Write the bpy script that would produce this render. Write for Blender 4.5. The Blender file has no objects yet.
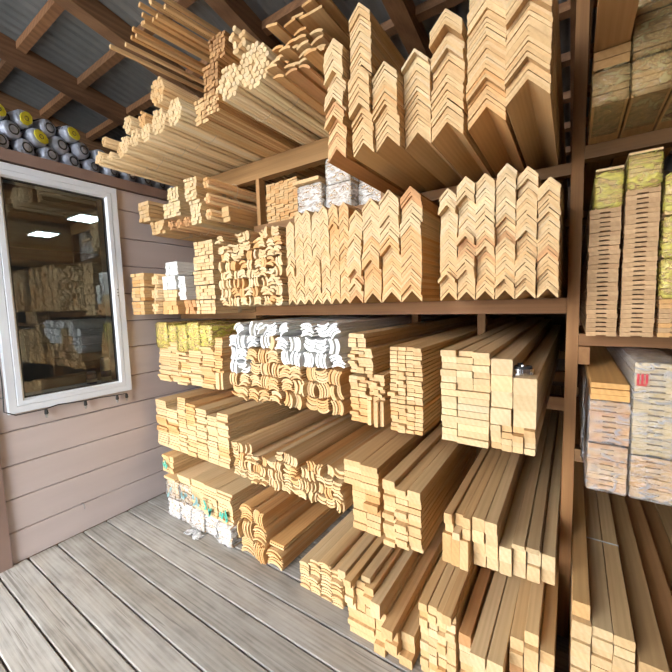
import bpy, bmesh, math, random
from mathutils import Vector, Matrix
random.seed(7)
R = random.Random(11)
sc = bpy.context.scene
col = sc.collection
PI = math.pi

# ------------------------------------------------------------------ camera, sky, exposure
YAW, PITCH, ROLL, FPX = 0.586236, 0.089955, 0.026998, 356.51
fw = Vector((-math.sin(YAW)*math.cos(PITCH), math.cos(YAW)*math.cos(PITCH), -math.sin(PITCH)))
rt = Vector((math.cos(YAW), math.sin(YAW), 0))
dn = fw.cross(rt)
r2 = rt*math.cos(ROLL) + dn*math.sin(ROLL)
d2 = -rt*math.sin(ROLL) + dn*math.cos(ROLL)
cd = bpy.data.cameras.new('camera'); cam = bpy.data.objects.new('camera', cd); col.objects.link(cam)
cd.sensor_width = 36; cd.lens = FPX/672*36; cd.clip_start = 0.02; cd.clip_end = 200
cam.matrix_world = Matrix(((r2.x, -d2.x, -fw.x, 0), (r2.y, -d2.y, -fw.y, 0), (r2.z, -d2.z, -fw.z, 1.5), (0, 0, 0, 1)))
sc.camera = cam

world = bpy.data.worlds.new('overcast_sky'); sc.world = world; world.use_nodes = True
wn = world.node_tree.nodes; wl = world.node_tree.links
bg = wn['Background']; bg.inputs[0].default_value = (0.93, 0.96, 1.0, 1); bg.inputs[1].default_value = 9.8

sd = bpy.data.lights.new('hazy_sun', 'SUN'); sd.energy = 0.0; sd.angle = math.radians(25)
sc.view_settings.view_transform = 'Standard'; sc.view_settings.look = 'None'
sc.view_settings.gamma = 1.0; sc.view_settings.use_curve_mapping = False
sc.view_settings.exposure = 0.54

# ------------------------------------------------------------------ materials
def new_mat(name):
    m = bpy.data.materials.new(name); m.use_nodes = True
    nt = m.node_tree; b = nt.nodes['Principled BSDF']
    return m, nt, b
def N(nt, t, **kw):
    n = nt.nodes.new(t)
    for k, v in kw.items(): setattr(n, k, v)
    return n
def ramp(nt, stops):
    r = N(nt, 'ShaderNodeValToRGB'); e = r.color_ramp.elements
    e[0].position, e[0].color = stops[0][0], (*stops[0][1], 1)
    e[1].position, e[1].color = stops[-1][0], (*stops[-1][1], 1)
    for p, c in stops[1:-1]:
        k = e.new(p); k.color = (*c, 1)
    return r
def mixrgb(nt, blend, fac, a, b):
    m = N(nt, 'ShaderNodeMix', data_type='RGBA', blend_type=blend)
    for sock, v in ((m.inputs[0], fac), (m.inputs[6], a), (m.inputs[7], b)):
        if isinstance(v, bpy.types.NodeSocket): nt.links.new(v, sock)
        elif isinstance(v, (int, float)): sock.default_value = v
        else: sock.default_value = (*v, 1)
    return m.outputs[2]

def wood_mat(name, light, dark, ring=42.0, grain=0.35, rough=0.62, tint=True, knots=0.0, spec=0.3):
    """solid pine: growth rings about the length (Y) axis, fibre noise drawn out along Y, object colour as tint"""
    m, nt, b = new_mat(name); L = nt.links.new
    tc = N(nt, 'ShaderNodeTexCoord'); oi = N(nt, 'ShaderNodeObjectInfo')
    off = N(nt, 'ShaderNodeVectorMath', operation='SCALE'); off.inputs[0].default_value = (0.71, 13.0, 0.37)
    L(oi.outputs['Random'], off.inputs['Scale'])
    add = N(nt, 'ShaderNodeVectorMath', operation='ADD'); L(tc.outputs['Object'], add.inputs[0]); L(off.outputs[0], add.inputs[1])
    mp = N(nt, 'ShaderNodeMapping'); mp.inputs['Scale'].default_value = (1, 0.06, 1); L(add.outputs[0], mp.inputs[0])
    wv = N(nt, 'ShaderNodeTexWave', wave_type='RINGS', rings_direction='Y'); wv.inputs['Scale'].default_value = ring
    wv.inputs['Distortion'].default_value = 3.5; wv.inputs['Detail'].default_value = 2; wv.inputs['Detail Scale'].default_value = 1.4
    L(mp.outputs[0], wv.inputs[0])
    mp2 = N(nt, 'ShaderNodeMapping'); mp2.inputs['Scale'].default_value = (130, 3.0, 130); L(add.outputs[0], mp2.inputs[0])
    fb = N(nt, 'ShaderNodeTexNoise'); fb.inputs['Scale'].default_value = 1; fb.inputs['Detail'].default_value = 3; L(mp2.outputs[0], fb.inputs[0])
    mp3 = N(nt, 'ShaderNodeMapping'); mp3.inputs['Scale'].default_value = (9, 0.9, 9); L(add.outputs[0], mp3.inputs[0])
    br = N(nt, 'ShaderNodeTexNoise'); br.inputs['Scale'].default_value = 1; br.inputs['Detail'].default_value = 2; L(mp3.outputs[0], br.inputs[0])
    f1 = N(nt, 'ShaderNodeMath', operation='MULTIPLY'); L(wv.outputs['Fac'], f1.inputs[0]); f1.inputs[1].default_value = grain
    f2 = N(nt, 'ShaderNodeMath', operation='MULTIPLY_ADD'); L(fb.outputs['Fac'], f2.inputs[0]); f2.inputs[1].default_value = 0.45; L(f1.outputs[0], f2.inputs[2])
    f3 = N(nt, 'ShaderNodeMath', operation='MULTIPLY_ADD'); L(br.outputs['Fac'], f3.inputs[0]); f3.inputs[1].default_value = 0.6; L(f2.outputs[0], f3.inputs[2])
    rp = ramp(nt, [(0.35, light), (1.05, dark)]); L(f3.outputs[0], rp.inputs[0])
    c = rp.outputs[0]
    if knots:
        mk = N(nt, 'ShaderNodeMapping'); mk.inputs['Scale'].default_value = (5.5, 1.6, 5.5); L(add.outputs[0], mk.inputs[0])
        vo = N(nt, 'ShaderNodeTexVoronoi'); vo.inputs['Scale'].default_value = 1.0; L(mk.outputs[0], vo.inputs[0])
        kr = ramp(nt, [(0.03, (1, 1, 1)), (0.09, (0, 0, 0))]); L(vo.outputs['Distance'], kr.inputs[0])
        km = N(nt, 'ShaderNodeMath', operation='MULTIPLY'); L(kr.outputs[0], km.inputs[0]); km.inputs[1].default_value = knots
        c = mixrgb(nt, 'MIX', km.outputs[0], c, (0.22, 0.10, 0.045))
    if tint: c = mixrgb(nt, 'MULTIPLY', 1.0, c, oi.outputs['Color'])
    L(c, b.inputs['Base Color'])
    b.inputs['Roughness'].default_value = rough; b.inputs['Specular IOR Level'].default_value = spec
    bp = N(nt, 'ShaderNodeBump'); bp.inputs['Strength'].default_value = 0.18; bp.inputs['Distance'].default_value = 0.002
    L(f3.outputs[0], bp.inputs['Height']); L(bp.outputs[0], b.inputs['Normal'])
    return m

PINE = wood_mat('pine', (0.72, 0.515, 0.285), (0.52, 0.335, 0.16), ring=17, grain=0.16, knots=0.5)
MOULD = wood_mat('moulding_pine', (0.72, 0.515, 0.285), (0.53, 0.34, 0.165), ring=22, grain=0.14)
RACK = wood_mat('rack_timber', (0.30, 0.16, 0.065), (0.15, 0.075, 0.03), ring=9, grain=0.15, knots=0.6)
ROOFW = wood_mat('roof_timber', (0.30, 0.165, 0.085), (0.12, 0.06, 0.032), ring=9, grain=0.2, knots=0.7)
PAINTED = wood_mat('white_primed_wood', (0.86, 0.86, 0.84), (0.74, 0.73, 0.70), ring=40, grain=0.1)

def floor_mat():
    m, nt, b = new_mat('weathered_deck'); L = nt.links.new
    tc = N(nt, 'ShaderNodeTexCoord'); oi = N(nt, 'ShaderNodeObjectInfo')
    off = N(nt, 'ShaderNodeVectorMath', operation='SCALE'); off.inputs[0].default_value = (23.0, 5.7, 0.37); L(oi.outputs['Random'], off.inputs['Scale'])
    add = N(nt, 'ShaderNodeVectorMath', operation='ADD'); L(tc.outputs['Object'], add.inputs[0]); L(off.outputs[0], add.inputs[1])
    def noise(s, det, scale=1.0, dist=0.0):
        mp = N(nt, 'ShaderNodeMapping'); mp.inputs['Scale'].default_value = s; L(add.outputs[0], mp.inputs[0])
        n = N(nt, 'ShaderNodeTexNoise'); n.inputs['Scale'].default_value = scale; n.inputs['Detail'].default_value = det
        n.inputs['Distortion'].default_value = dist; L(mp.outputs[0], n.inputs[0]); return n.outputs['Fac']
    g = noise((3.0, 95, 95), 4, dist=0.4); big = noise((1.6, 7, 7), 3); blot = noise((7, 16, 16), 6)
    wvm = N(nt, 'ShaderNodeMapping'); wvm.inputs['Scale'].default_value = (0.55, 7.5, 7.5); L(add.outputs[0], wvm.inputs[0])
    wv = N(nt, 'ShaderNodeTexWave', wave_type='RINGS', rings_direction='SPHERICAL'); wv.inputs['Scale'].default_value = 2.1
    wv.inputs['Distortion'].default_value = 5; wv.inputs['Detail'].default_value = 2; L(wvm.outputs[0], wv.inputs[0])
    a1 = N(nt, 'ShaderNodeMath', operation='MULTIPLY'); L(g, a1.inputs[0]); a1.inputs[1].default_value = 0.46
    a2 = N(nt, 'ShaderNodeMath', operation='MULTIPLY_ADD'); L(wv.outputs['Fac'], a2.inputs[0]); a2.inputs[1].default_value = 0.10; L(a1.outputs[0], a2.inputs[2])
    a3 = N(nt, 'ShaderNodeMath', operation='MULTIPLY_ADD'); L(blot, a3.inputs[0]); a3.inputs[1].default_value = 0.54; L(a2.outputs[0], a3.inputs[2])
    rp = ramp(nt, [(0.34, (0.22, 0.21, 0.19)), (0.54, (0.36, 0.345, 0.32)), (0.80, (0.48, 0.465, 0.435))]); L(a3.outputs[0], rp.inputs[0])
    # worn patches that still carry a little brown
    wr = ramp(nt, [(0.48, (0, 0, 0)), (0.70, (1, 1, 1))]); L(big, wr.inputs[0])
    wm = N(nt, 'ShaderNodeMath', operation='MULTIPLY'); L(wr.outputs[0], wm.inputs[0]); wm.inputs[1].default_value = 0.45
    c = mixrgb(nt, 'MULTIPLY', wm.outputs[0], rp.outputs[0], (0.86, 0.76, 0.64))
    mk = N(nt, 'ShaderNodeMapping'); mk.inputs['Scale'].default_value = (2.3, 5.5, 5.5); L(add.outputs[0], mk.inputs[0])
    vo = N(nt, 'ShaderNodeTexVoronoi'); vo.inputs['Scale'].default_value = 1.0; L(mk.outputs[0], vo.inputs[0])
    kr = ramp(nt, [(0.03, (1, 1, 1)), (0.085, (0, 0, 0))]); L(vo.outputs['Distance'], kr.inputs[0])
    km = N(nt, 'ShaderNodeMath', operation='MULTIPLY'); L(kr.outputs[0], km.inputs[0]); km.inputs[1].default_value = 0.6
    c = mixrgb(nt, 'MIX', km.outputs[0], c, (0.15, 0.10, 0.07))
    ck = noise((2.2, 90, 90), 3, dist=0.5)
    cr = ramp(nt, [(0.62, (0, 0, 0)), (0.70, (0.65, 0.65, 0.65))]); L(ck, cr.inputs[0])
    c = mixrgb(nt, 'MIX', cr.outputs[0], c, (0.13, 0.115, 0.10))
    c = mixrgb(nt, 'MULTIPLY', 1.0, c, oi.outputs['Color'])
    L(c, b.inputs['Base Color']); b.inputs['Roughness'].default_value = 0.68; b.inputs['Specular IOR Level'].default_value = 0.35
    bp = N(nt, 'ShaderNodeBump'); bp.inputs['Strength'].default_value = 0.45; bp.inputs['Distance'].default_value = 0.004
    L(a3.outputs[0], bp.inputs['Height']); L(bp.outputs[0], b.inputs['Normal'])
    return m
DECK = floor_mat()

def noisy(name, c1, c2, scale=(8, 8, 8), rough=0.6, bump=0.1, metal=0.0, tint=False, spec=0.5, bscale=None):
    m, nt, b = new_mat(name); L = nt.links.new
    tc = N(nt, 'ShaderNodeTexCoord'); mp = N(nt, 'ShaderNodeMapping'); mp.inputs['Scale'].default_value = scale; L(tc.outputs['Object'], mp.inputs[0])
    n = N(nt, 'ShaderNodeTexNoise'); n.inputs['Scale'].default_value = 1; n.inputs['Detail'].default_value = 4; L(mp.outputs[0], n.inputs[0])
    rp = ramp(nt, [(0.3, c1), (0.7, c2)]); L(n.outputs['Fac'], rp.inputs[0]); c = rp.outputs[0]
    if tint:
        oi = N(nt, 'ShaderNodeObjectInfo'); c = mixrgb(nt, 'MULTIPLY', 1.0, c, oi.outputs['Color'])
    L(c, b.inputs['Base Color']); b.inputs['Roughness'].default_value = rough; b.inputs['Metallic'].default_value = metal
    b.inputs['Specular IOR Level'].default_value = spec
    if bump:
        bp = N(nt, 'ShaderNodeBump'); bp.inputs['Strength'].default_value = bump; bp.inputs['Distance'].default_value = 0.01
        h = n.outputs['Fac']
        if bscale:
            n2 = N(nt, 'ShaderNodeTexNoise'); n2.inputs['Scale'].default_value = bscale; n2.inputs['Detail'].default_value = 3; n2.inputs['Distortion'].default_value = 1.5
            L(tc.outputs['Object'], n2.inputs[0]); h = n2.outputs['Fac']
        L(h, bp.inputs['Height']); L(bp.outputs[0], b.inputs['Normal'])
    return m
SIDING = noisy('painted_siding', (0.50, 0.425, 0.40), (0.555, 0.475, 0.45), (3, 1.2, 8), 0.55, 0.06)
TRIMPAINT = noisy('brown_trim_paint', (0.22, 0.14, 0.11), (0.27, 0.18, 0.145), (6, 6, 2), 0.55, 0.05)
PVC = noisy('white_pvc', (0.70, 0.75, 0.82), (0.74, 0.79, 0.85), (3, 3, 3), 0.35, 0.0)
RUBBER = noisy('black_rubber', (0.015, 0.015, 0.017), (0.03, 0.03, 0.03), (20, 20, 20), 0.6, 0.0)
METALROOF = noisy('grey_roof_sheet', (0.20, 0.212, 0.216), (0.27, 0.284, 0.288), (2, 5, 2), 0.5, 0.05, 0.3)
SILVER = noisy('silver_wrap', (0.24, 0.27, 0.34), (0.50, 0.54, 0.64), (14, 14, 14), 0.42, 0.6, 0.25, bscale=30)
YELLOW = noisy('yellow_label', (0.62, 0.56, 0.02), (0.78, 0.72, 0.06), (40, 40, 40), 0.5, 0.2)
INK = noisy('dark_ink', (0.03, 0.03, 0.04), (0.05, 0.05, 0.06), (40, 40, 40), 0.5, 0.0)
GREENINK = noisy('green_ink', (0.05, 0.34, 0.24), (0.10, 0.45, 0.33), (60, 60, 60), 0.6, 0.0)
BLUEINK = noisy('blue_green_ink', (0.16, 0.33, 0.34), (0.28, 0.46, 0.46), (60, 60, 60), 0.6, 0.0)
REDINK = noisy('red_ink', (0.55, 0.04, 0.05), (0.66, 0.07, 0.07), (60, 60, 60), 0.6, 0.0)
STEEL = noisy('chrome', (0.65, 0.66, 0.68), (0.75, 0.76, 0.78), (10, 10, 10), 0.18, 0.0, 1.0)
DULLMETAL = noisy('dull_metal', (0.35, 0.35, 0.35), (0.48, 0.48, 0.47), (30, 30, 30), 0.4, 0.0, 0.9)
PAPER = noisy('white_paper', (0.74, 0.75, 0.72), (0.82, 0.82, 0.79), (20, 20, 20), 0.6, 0.1)
CANBLUE = noisy('blue_can', (0.05, 0.09, 0.22), (0.08, 0.13, 0.30), (20, 20, 20), 0.4, 0.0)
OFFICE = noisy('office_paint', (0.16, 0.15, 0.14), (0.20, 0.19, 0.18), (4, 4, 4), 0.8, 0.0)
YARD = noisy('yard_concrete', (0.20, 0.195, 0.185), (0.27, 0.265, 0.255), (1.5, 1.5, 1.5), 0.85, 0.1)
BACKW = wood_mat('back_boards', (0.20, 0.13, 0.085), (0.10, 0.06, 0.04), ring=20)
STRAP = noisy('white_strap', (0.75, 0.75, 0.72), (0.82, 0.82, 0.80), (40, 40, 40), 0.4, 0.0)

def film_mat(name, colr, op, stretch=(22.0, 20.0, 46.0), rough=0.2):
    """crumpled packing film: part see-through, part glossy, creased"""
    m, nt, b = new_mat(name); L = nt.links.new
    tc = N(nt, 'ShaderNodeTexCoord'); oi = N(nt, 'ShaderNodeObjectInfo')
    sc3 = N(nt, 'ShaderNodeVectorMath', operation='SCALE'); sc3.inputs[0].default_value = (3.1, 1.7, 5.3); L(oi.outputs['Random'], sc3.inputs['Scale'])
    ad = N(nt, 'ShaderNodeVectorMath', operation='ADD'); L(tc.outputs['Object'], ad.inputs[0]); L(sc3.outputs[0], ad.inputs[1])
    mp = N(nt, 'ShaderNodeMapping'); mp.inputs['Scale'].default_value = stretch; mp.inputs['Rotation'].default_value = (0.3, 0.9, 0.2); L(ad.outputs[0], mp.inputs[0])
    n = N(nt, 'ShaderNodeTexNoise'); n.inputs['Scale'].default_value = 1.0; n.inputs['Detail'].default_value = 3; n.inputs['Distortion'].default_value = 1.3
    L(mp.outputs[0], n.inputs[0])
    bp = N(nt, 'ShaderNodeBump'); bp.inputs['Strength'].default_value = 0.9; bp.inputs['Distance'].default_value = 0.014
    L(n.outputs['Fac'], bp.inputs['Height']); L(bp.outputs[0], b.inputs['Normal'])
    b.inputs['Base Color'].default_value = (*colr, 1); b.inputs['Roughness'].default_value = 0.6
    tr = N(nt, 'ShaderNodeBsdfTransparent'); gl = N(nt, 'ShaderNodeBsdfGlossy'); gl.inputs['Roughness'].default_value = rough; L(bp.outputs[0], gl.inputs['Normal'])
    rp = ramp(nt, [(0.40, (op*0.5,)*3), (0.68, (min(1, op*1.9),)*3)]); L(n.outputs['Fac'], rp.inputs[0])
    m1 = N(nt, 'ShaderNodeMixShader'); L(rp.outputs[0], m1.inputs[0]); L(tr.outputs[0], m1.inputs[1]); L(b.outputs[0], m1.inputs[2])
    fr = N(nt, 'ShaderNodeFresnel'); fr.inputs[0].default_value = 1.42; L(bp.outputs[0], fr.inputs['Normal'])
    m2 = N(nt, 'ShaderNodeMixShader'); L(fr.outputs[0], m2.inputs[0]); L(m1.outputs[0], m2.inputs[1]); L(gl.outputs[0], m2.inputs[2])
    L(m2.outputs[0], nt.nodes['Material Output'].inputs[0])
    return m
FILM = film_mat('clear_film', (0.88, 0.88, 0.90), 0.19)
FILMTHICK = film_mat('white_film', (0.93, 0.93, 0.92), 0.46)
FILMY = film_mat('yellow_film', (0.88, 0.78, 0.15), 0.36)
FILMDULL = film_mat('olive_film', (0.55, 0.43, 0.18), 0.34)
TWINE = noisy('tan_twine', (0.45, 0.33, 0.20), (0.55, 0.42, 0.27), (60, 60, 60), 0.8, 0.0)

def glass_mat():
    m, nt, b = new_mat('window_glass'); L = nt.links.new; nt.nodes.remove(b)
    tr = N(nt, 'ShaderNodeBsdfTransparent'); tr.inputs[0].default_value = (0.80, 0.84, 0.82, 1)
    gl = N(nt, 'ShaderNodeBsdfGlossy'); gl.inputs['Roughness'].default_value = 0.015; gl.inputs[0].default_value = (0.95, 0.97, 0.97, 1)
    fr = N(nt, 'ShaderNodeFresnel'); fr.inputs[0].default_value = 1.85
    mx = N(nt, 'ShaderNodeMixShader'); L(fr.outputs[0], mx.inputs[0]); L(tr.outputs[0], mx.inputs[1]); L(gl.outputs[0], mx.inputs[2])
    L(mx.outputs[0], nt.nodes['Material Output'].inputs[0]); return m
GLASS = glass_mat()
def emit_mat(name, c, s):
    m, nt, b = new_mat(name)
    b.inputs['Base Color'].default_value = (*c, 1); b.inputs['Emission Color'].default_value = (*c, 1); b.inputs['Emission Strength'].default_value = s
    return m
LED = emit_mat('led_panel', (0.80, 0.93, 1.0), 9.0)

# ------------------------------------------------------------------ builders
def tag(o, label=None, cat=None, group=None, kind=None):
    if label: o['label'] = label
    if cat: o['category'] = cat
    if group: o['group'] = group
    if kind: o['kind'] = kind
    return o
def link(name, me, parent=None, loc=(0, 0, 0), rot=None, color=None):
    o = bpy.data.objects.new(name, me); col.objects.link(o)
    o.location = loc
    if rot: o.rotation_euler = rot
    if color: o.color = (*color, 1)
    if parent: o.parent = parent
    return o
def empty(name, loc=(0, 0, 0), rot=None):
    o = bpy.data.objects.new(name, None); o.empty_display_size = 0.1; col.objects.link(o); o.location = loc
    if rot: o.rotation_euler = rot
    return o
class MB:
    def __init__(s): s.v = []; s.f = []; s.sm = []
    def box(s, x0, x1, y0, y1, z0, z1):
        i = len(s.v); s.v += [(x, y, z) for z in (z0, z1) for y in (y0, y1) for x in (x0, x1)]
        s.f += [(i, i+2, i+3, i+1), (i+4, i+5, i+7, i+6), (i, i+1, i+5, i+4), (i+1, i+3, i+7, i+5), (i+3, i+2, i+6, i+7), (i+2, i, i+4, i+6)]
        return s
    def prism(s, prof, y0, y1, axis='Y'):
        """extrude a counter-clockwise (x,z) outline along an axis"""
        i = len(s.v); n = len(prof)
        for t in (y0, y1):
            for a, b in prof:
                s.v.append({'Y': (a, t, b), 'X': (t, a, b), 'Z': (a, b, t)}[axis])
        fs = [tuple(range(i, i+n)), tuple(range(i+2*n-1, i+n-1, -1))]
        for k in range(n):
            k2 = (k+1) % n; fs.append((i+k, i+n+k, i+n+k2, i+k2))
        s.f += fs
        return s
    def tube(s, pts, r, n=8):
        pts = [Vector(p) for p in pts]; i = len(s.v); prev = None
        for k, p in enumerate(pts):
            d = (pts[min(k+1, len(pts)-1)]-pts[max(k-1, 0)]).normalized()
            u = d.orthogonal().normalized() if prev is None else (prev-d*prev.dot(d)).normalized()
            prev = u; w = d.cross(u)
            for j in range(n):
                a = 2*PI*j/n; q = p+(u*math.cos(a)+w*math.sin(a))*r; s.v.append(tuple(q))
        for k in range(len(pts)-1):
            for j in range(n):
                a = i+k*n+j; b = i+k*n+(j+1) % n; s.f.append((a, b, b+n, a+n))
        s.f += [tuple(range(i+n-1, i-1, -1)), tuple(range(i+(len(pts)-1)*n, i+len(pts)*n))]
        return s
    def lathe(s, prof, axis='Z', n=20, c=(0, 0, 0), wob=0.0):
        """(r,h) pairs turned about an axis"""
        i = len(s.v)
        for r, h in prof:
            for j in range(n):
                a = 2*PI*j/n; q = r*(1+wob*math.sin(5*a+h*60)); x, y = q*math.cos(a), q*math.sin(a)
                p = {'Z': (x, y, h), 'X': (h, x, y), 'Y': (y, h, x)}[axis]
                s.v.append((p[0]+c[0], p[1]+c[1], p[2]+c[2]))
        for k in range(len(prof)-1):
            for j in range(n):
                a = i+k*n+j; b = i+k*n+(j+1) % n; s.f.append((a, b, b+n, a+n))
        s.f += [tuple(range(i+n-1, i-1, -1)), tuple(range(i+(len(prof)-1)*n, i+len(prof)*n))]
        return s
    def mesh(s, name, mat, smooth=False):
        me = bpy.data.meshes.new(name); me.from_pydata(s.v, [], s.f); me.materials.append(mat)
        bm = bmesh.new(); bm.from_mesh(me); bmesh.ops.recalc_face_normals(bm, faces=bm.faces); bm.to_mesh(me); bm.free()
        if smooth:
            for p in me.polygons: p.use_smooth = len(p.vertices) < 5
        return me
    def build(s, name, mat, parent=None, loc=(0, 0, 0), rot=None, color=None, smooth=False):
        return link(name, s.mesh(name, mat, smooth), parent, loc, rot, color)

_cache = {}
def cached(key, fn):
    if key not in _cache: _cache[key] = fn()
    return _cache[key]
def board_mesh(w, h, L, mat=PINE, ch=0.0018):
    """planed board, origin at the middle of its front end's bottom edge, arrises eased"""
    w, h, L = round(w, 3), round(h, 3), round(L, 1)
    c = min(ch, w*0.12, h*0.12)
    def mk():
        a = w/2
        return MB().prism([(-a+c, 0), (a-c, 0), (a, c), (a, h-c), (a-c, h), (-a+c, h), (-a, h-c), (-a, c)], 0, L).mesh('board', mat)
    return cached(('b', w, h, L, mat.name), mk)
def corner_mesh(w, t, L, mat=MOULD):
    """V moulding with its ridge up: half span a, leg thickness t (vertical)"""
    a = w/2; hgt = a*1.0; r = 0.10*a
    def mk():
        P = [(-a, 0), (-a+0.0015, -0.001), (-r*0.6, hgt-r*0.6), (0, hgt-r*0.15), (r*0.6, hgt-r*0.6), (a-0.0015, -0.001), (a, 0), (a, t-0.001),
             (r, hgt-r+t), (0.35*r, hgt+t-0.45*r), (0, hgt+t-0.38*r), (-0.35*r, hgt+t-0.45*r), (-r, hgt-r+t), (-a, t-0.001)]
        return MB().prism(P, 0, L).mesh('corner', mat)
    return cached(('c', w, t, L, mat.name), mk)
def crescent_mesh(w, t, L, ang=110, mat=MOULD, n=6):
    """bowed moulding, chord w, thickness t, bulging up; origin at chord centre"""
    def mk():
        h = math.radians(ang)/2; Rr = w/2/math.sin(h); P = []
        for k in range(n+1):
            a = -h+2*h*k/n; P.append((Rr*math.sin(a), Rr*math.cos(a)-Rr*math.cos(h)))
        inner = []
        for k in range(n+1):
            a = h-2*h*k/n; q = Rr-t*(0.72+0.28*math.cos(a/h*PI/2)); inner.append((q*math.sin(a)*0.985, q*math.cos(a)-Rr*math.cos(h)))
        return MB().prism((P+inner)[::-1], 0, L).mesh('crescent', mat)
    return cached(('m', w, t, L, ang, mat.name), mk)
def rod_mesh(r, L, n=8, mat=MOULD):
    def mk():
        return MB().prism([(r*math.cos(2*PI*k/n+PI/8), r*math.sin(2*PI*k/n+PI/8)) for k in range(n)], 0, L).mesh('rod', mat, True)
    return cached(('r', r, L, n, mat.name), mk)

# wood tints (multiply the pine colour)
PALE = [(1.06, 1.10, 1.16), (1.0, 1.04, 1.06), (1.08, 1.08, 1.05), (1.0, 1.0, 0.98)]
WARM = [(1.0, 0.96, 0.88), (0.98, 0.90, 0.78), (1.03, 1.0, 0.93), (0.95, 0.86, 0.74)]
ORNG = [(0.98, 0.80, 0.60), (0.94, 0.74, 0.52), (1.0, 0.86, 0.68)]
RED = [(0.88, 0.66, 0.52), (0.82, 0.62, 0.48)]
MIXED = PALE + WARM + WARM + ORNG[:1]
GREYED = [(0.82, 0.84, 0.86), (0.88, 0.88, 0.87), (0.94, 0.95, 0.95)]
def tint(pal, rng=R):
    c = rng.choice(pal); k = rng.uniform(0.93, 1.06); return tuple(min(1.25, v*k) for v in c)

# ------------------------------------------------------------------ setting
WX = -2.742                                         # siding face of the cabin wall
fl = empty('floor'); tag(fl, kind='structure')
MB().box(WX-0.3, 1.75, -2.25, 4.7, -0.16, -0.05).build('joist_bed', ROOFW, fl)
PW = 0.1465
y = 0.6515 - PW*19
k = 0
while y < 4.6:
    w = PW-0.0075
    g = 0.86 + 0.28*R.random()
    P = [(0.002, -0.045), (w-0.002, -0.045), (w, -0.043), (w, -0.004), (w-0.004, 0), (0.004, 0), (0, -0.004), (0, -0.043)]
    MB().prism([(a, b) for a, b in P], WX+0.004, 1.745, 'X').build('plank', DECK, fl, (0, y+0.004, 0), None, (g*1.02, g, g*0.97))
    y += PW; k += 1

wl_ = empty('wall_left'); tag(wl_, kind='structure')
WY0, WY1, WZ0, WZ1 = 0.630, 1.331, 0.905, 2.353     # window outer frame
CY0 = 0.515                                         # cabin corner
m = MB()
for a, b, c, d in ((CY0, WY0+0.03, 0, 2.42), (WY1-0.03, 4.62, 0, 2.42), (WY0+0.03, WY1-0.03, 0, WZ0+0.03), (WY0+0.03, WY1-0.03, WZ1-0.03, 2.42)):
    m.box(WX-0.14, WX-0.016, a, b, c, d)
m.build('wall_core', OFFICE, wl_)
edges = [0.0, 0.196, 0.397, 0.600, 0.803, 1.010, 1.225, 1.42, 1.62, 1.82, 2.02, 2.22, 2.365]
for z0, z1 in zip(edges[:-1], edges[1:]):
    def sid(a, b):
        P = [(-0.016, z0), (-0.003, z0), (0.0, z0+0.003), (0.0, z1-0.010), (-0.004, z1-0.0055), (-0.016, z1-0.0055)]
        MB().prism([(p, q) for p, q in P], a, b).build('siding_board', SIDING, wl_, (WX, 0, 0))
    if z1 <= WZ0+0.001 or z0 >= WZ1-0.001: sid(CY0+0.06, 4.62)
    else:
        if z0 < WZ0 < z1:
            P = [(-0.016, z0), (-0.006, z0), (0.0, z0+0.006), (0.0, WZ0), (-0.016, WZ0)]
            MB().prism(P, WY0, WY1).build('siding_board', SIDING, wl_, (WX, 0, 0))
        sid(CY0+0.06, WY0); sid(WY1, 4.62)
MB().box(WX-0.14, WX+0.022, CY0-0.02, CY0+0.06, 0, 2.42).build('corner_trim', TRIMPAINT, wl_)
MB().box(WX-0.02, WX+0.026, CY0-0.02, 4.62, 2.365, 2.432).build('top_rail', TRIMPAINT, wl_)
# the rest of the cabin: front, ceiling deck carrying the rolls, floor and far wall
wc = empty('wall_cabin'); tag(wc, kind='structure')
MB().box(-6.6, WX-0.14, CY0, CY0+0.12, 0, 2.42).build('front_panel', SIDING, wc)
MB().box(-6.6, -6.48, CY0, 4.62, 0, 2.42).build('far_panel', OFFICE, wc)
MB().box(-6.6, WX-0.02, CY0, 4.62, 2.405, 2.43).build('ceiling_deck', OFFICE, wc)
MB().box(-6.6, WX-0.14, CY0, 4.62, -0.05, 0.0).build('cabin_floor', OFFICE, wc)
wb = empty('wall_back'); tag(wb, kind='structure')
x = -6.6
while x < 1.74:
    MB().box(0, 0.154, 0, 0.03, 0, 2.75).build('board', BACKW, wb, (x, 4.66, 0)); x += 0.154
wr = empty('wall_right'); tag(wr, kind='structure')  # unseen wall, set close in to cut bounce light from the right
for i in range(20):
    MB().box(0, 0.03, -2.27, 4.66, i*0.2, i*0.2+0.2).build('board', BACKW, wr, (1.75, 0, 0))
wf = empty('wall_front_added'); tag(wf, kind='structure')
GX0, GX1, GZ, FY = -3.5, -0.40, 3.55, -2.3              # gate in an added unseen wall, bounds set to shape the daylight
def vboards(x0, x1, z0, z1):
    x = x0
    while x < x1-0.01:
        b = min(x+0.2, x1); MB().box(0, b-x, 0, 0.03, z0, z1).build('board', BACKW, wf, (x, FY, 0)); x += 0.2
vboards(-6.6, GX0, -0.05, 3.9); vboards(GX1, 1.75, -0.05, 3.9); vboards(GX0, GX1, GZ, 3.9)
wo = empty('wall_far_left_added'); tag(wo, kind='structure')  # unseen wall, added to close off side daylight that brightened the roof
for i in range(20):
    MB().box(0, 0.03, FY, 4.66, i*0.2, i*0.2+0.2).build('board', BACKW, wo, (-6.66, 0, 0))
g = MB().box(-40, 40, -40, 30, -0.30, -0.16).build('ground', YARD); tag(g, kind='structure')

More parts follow.
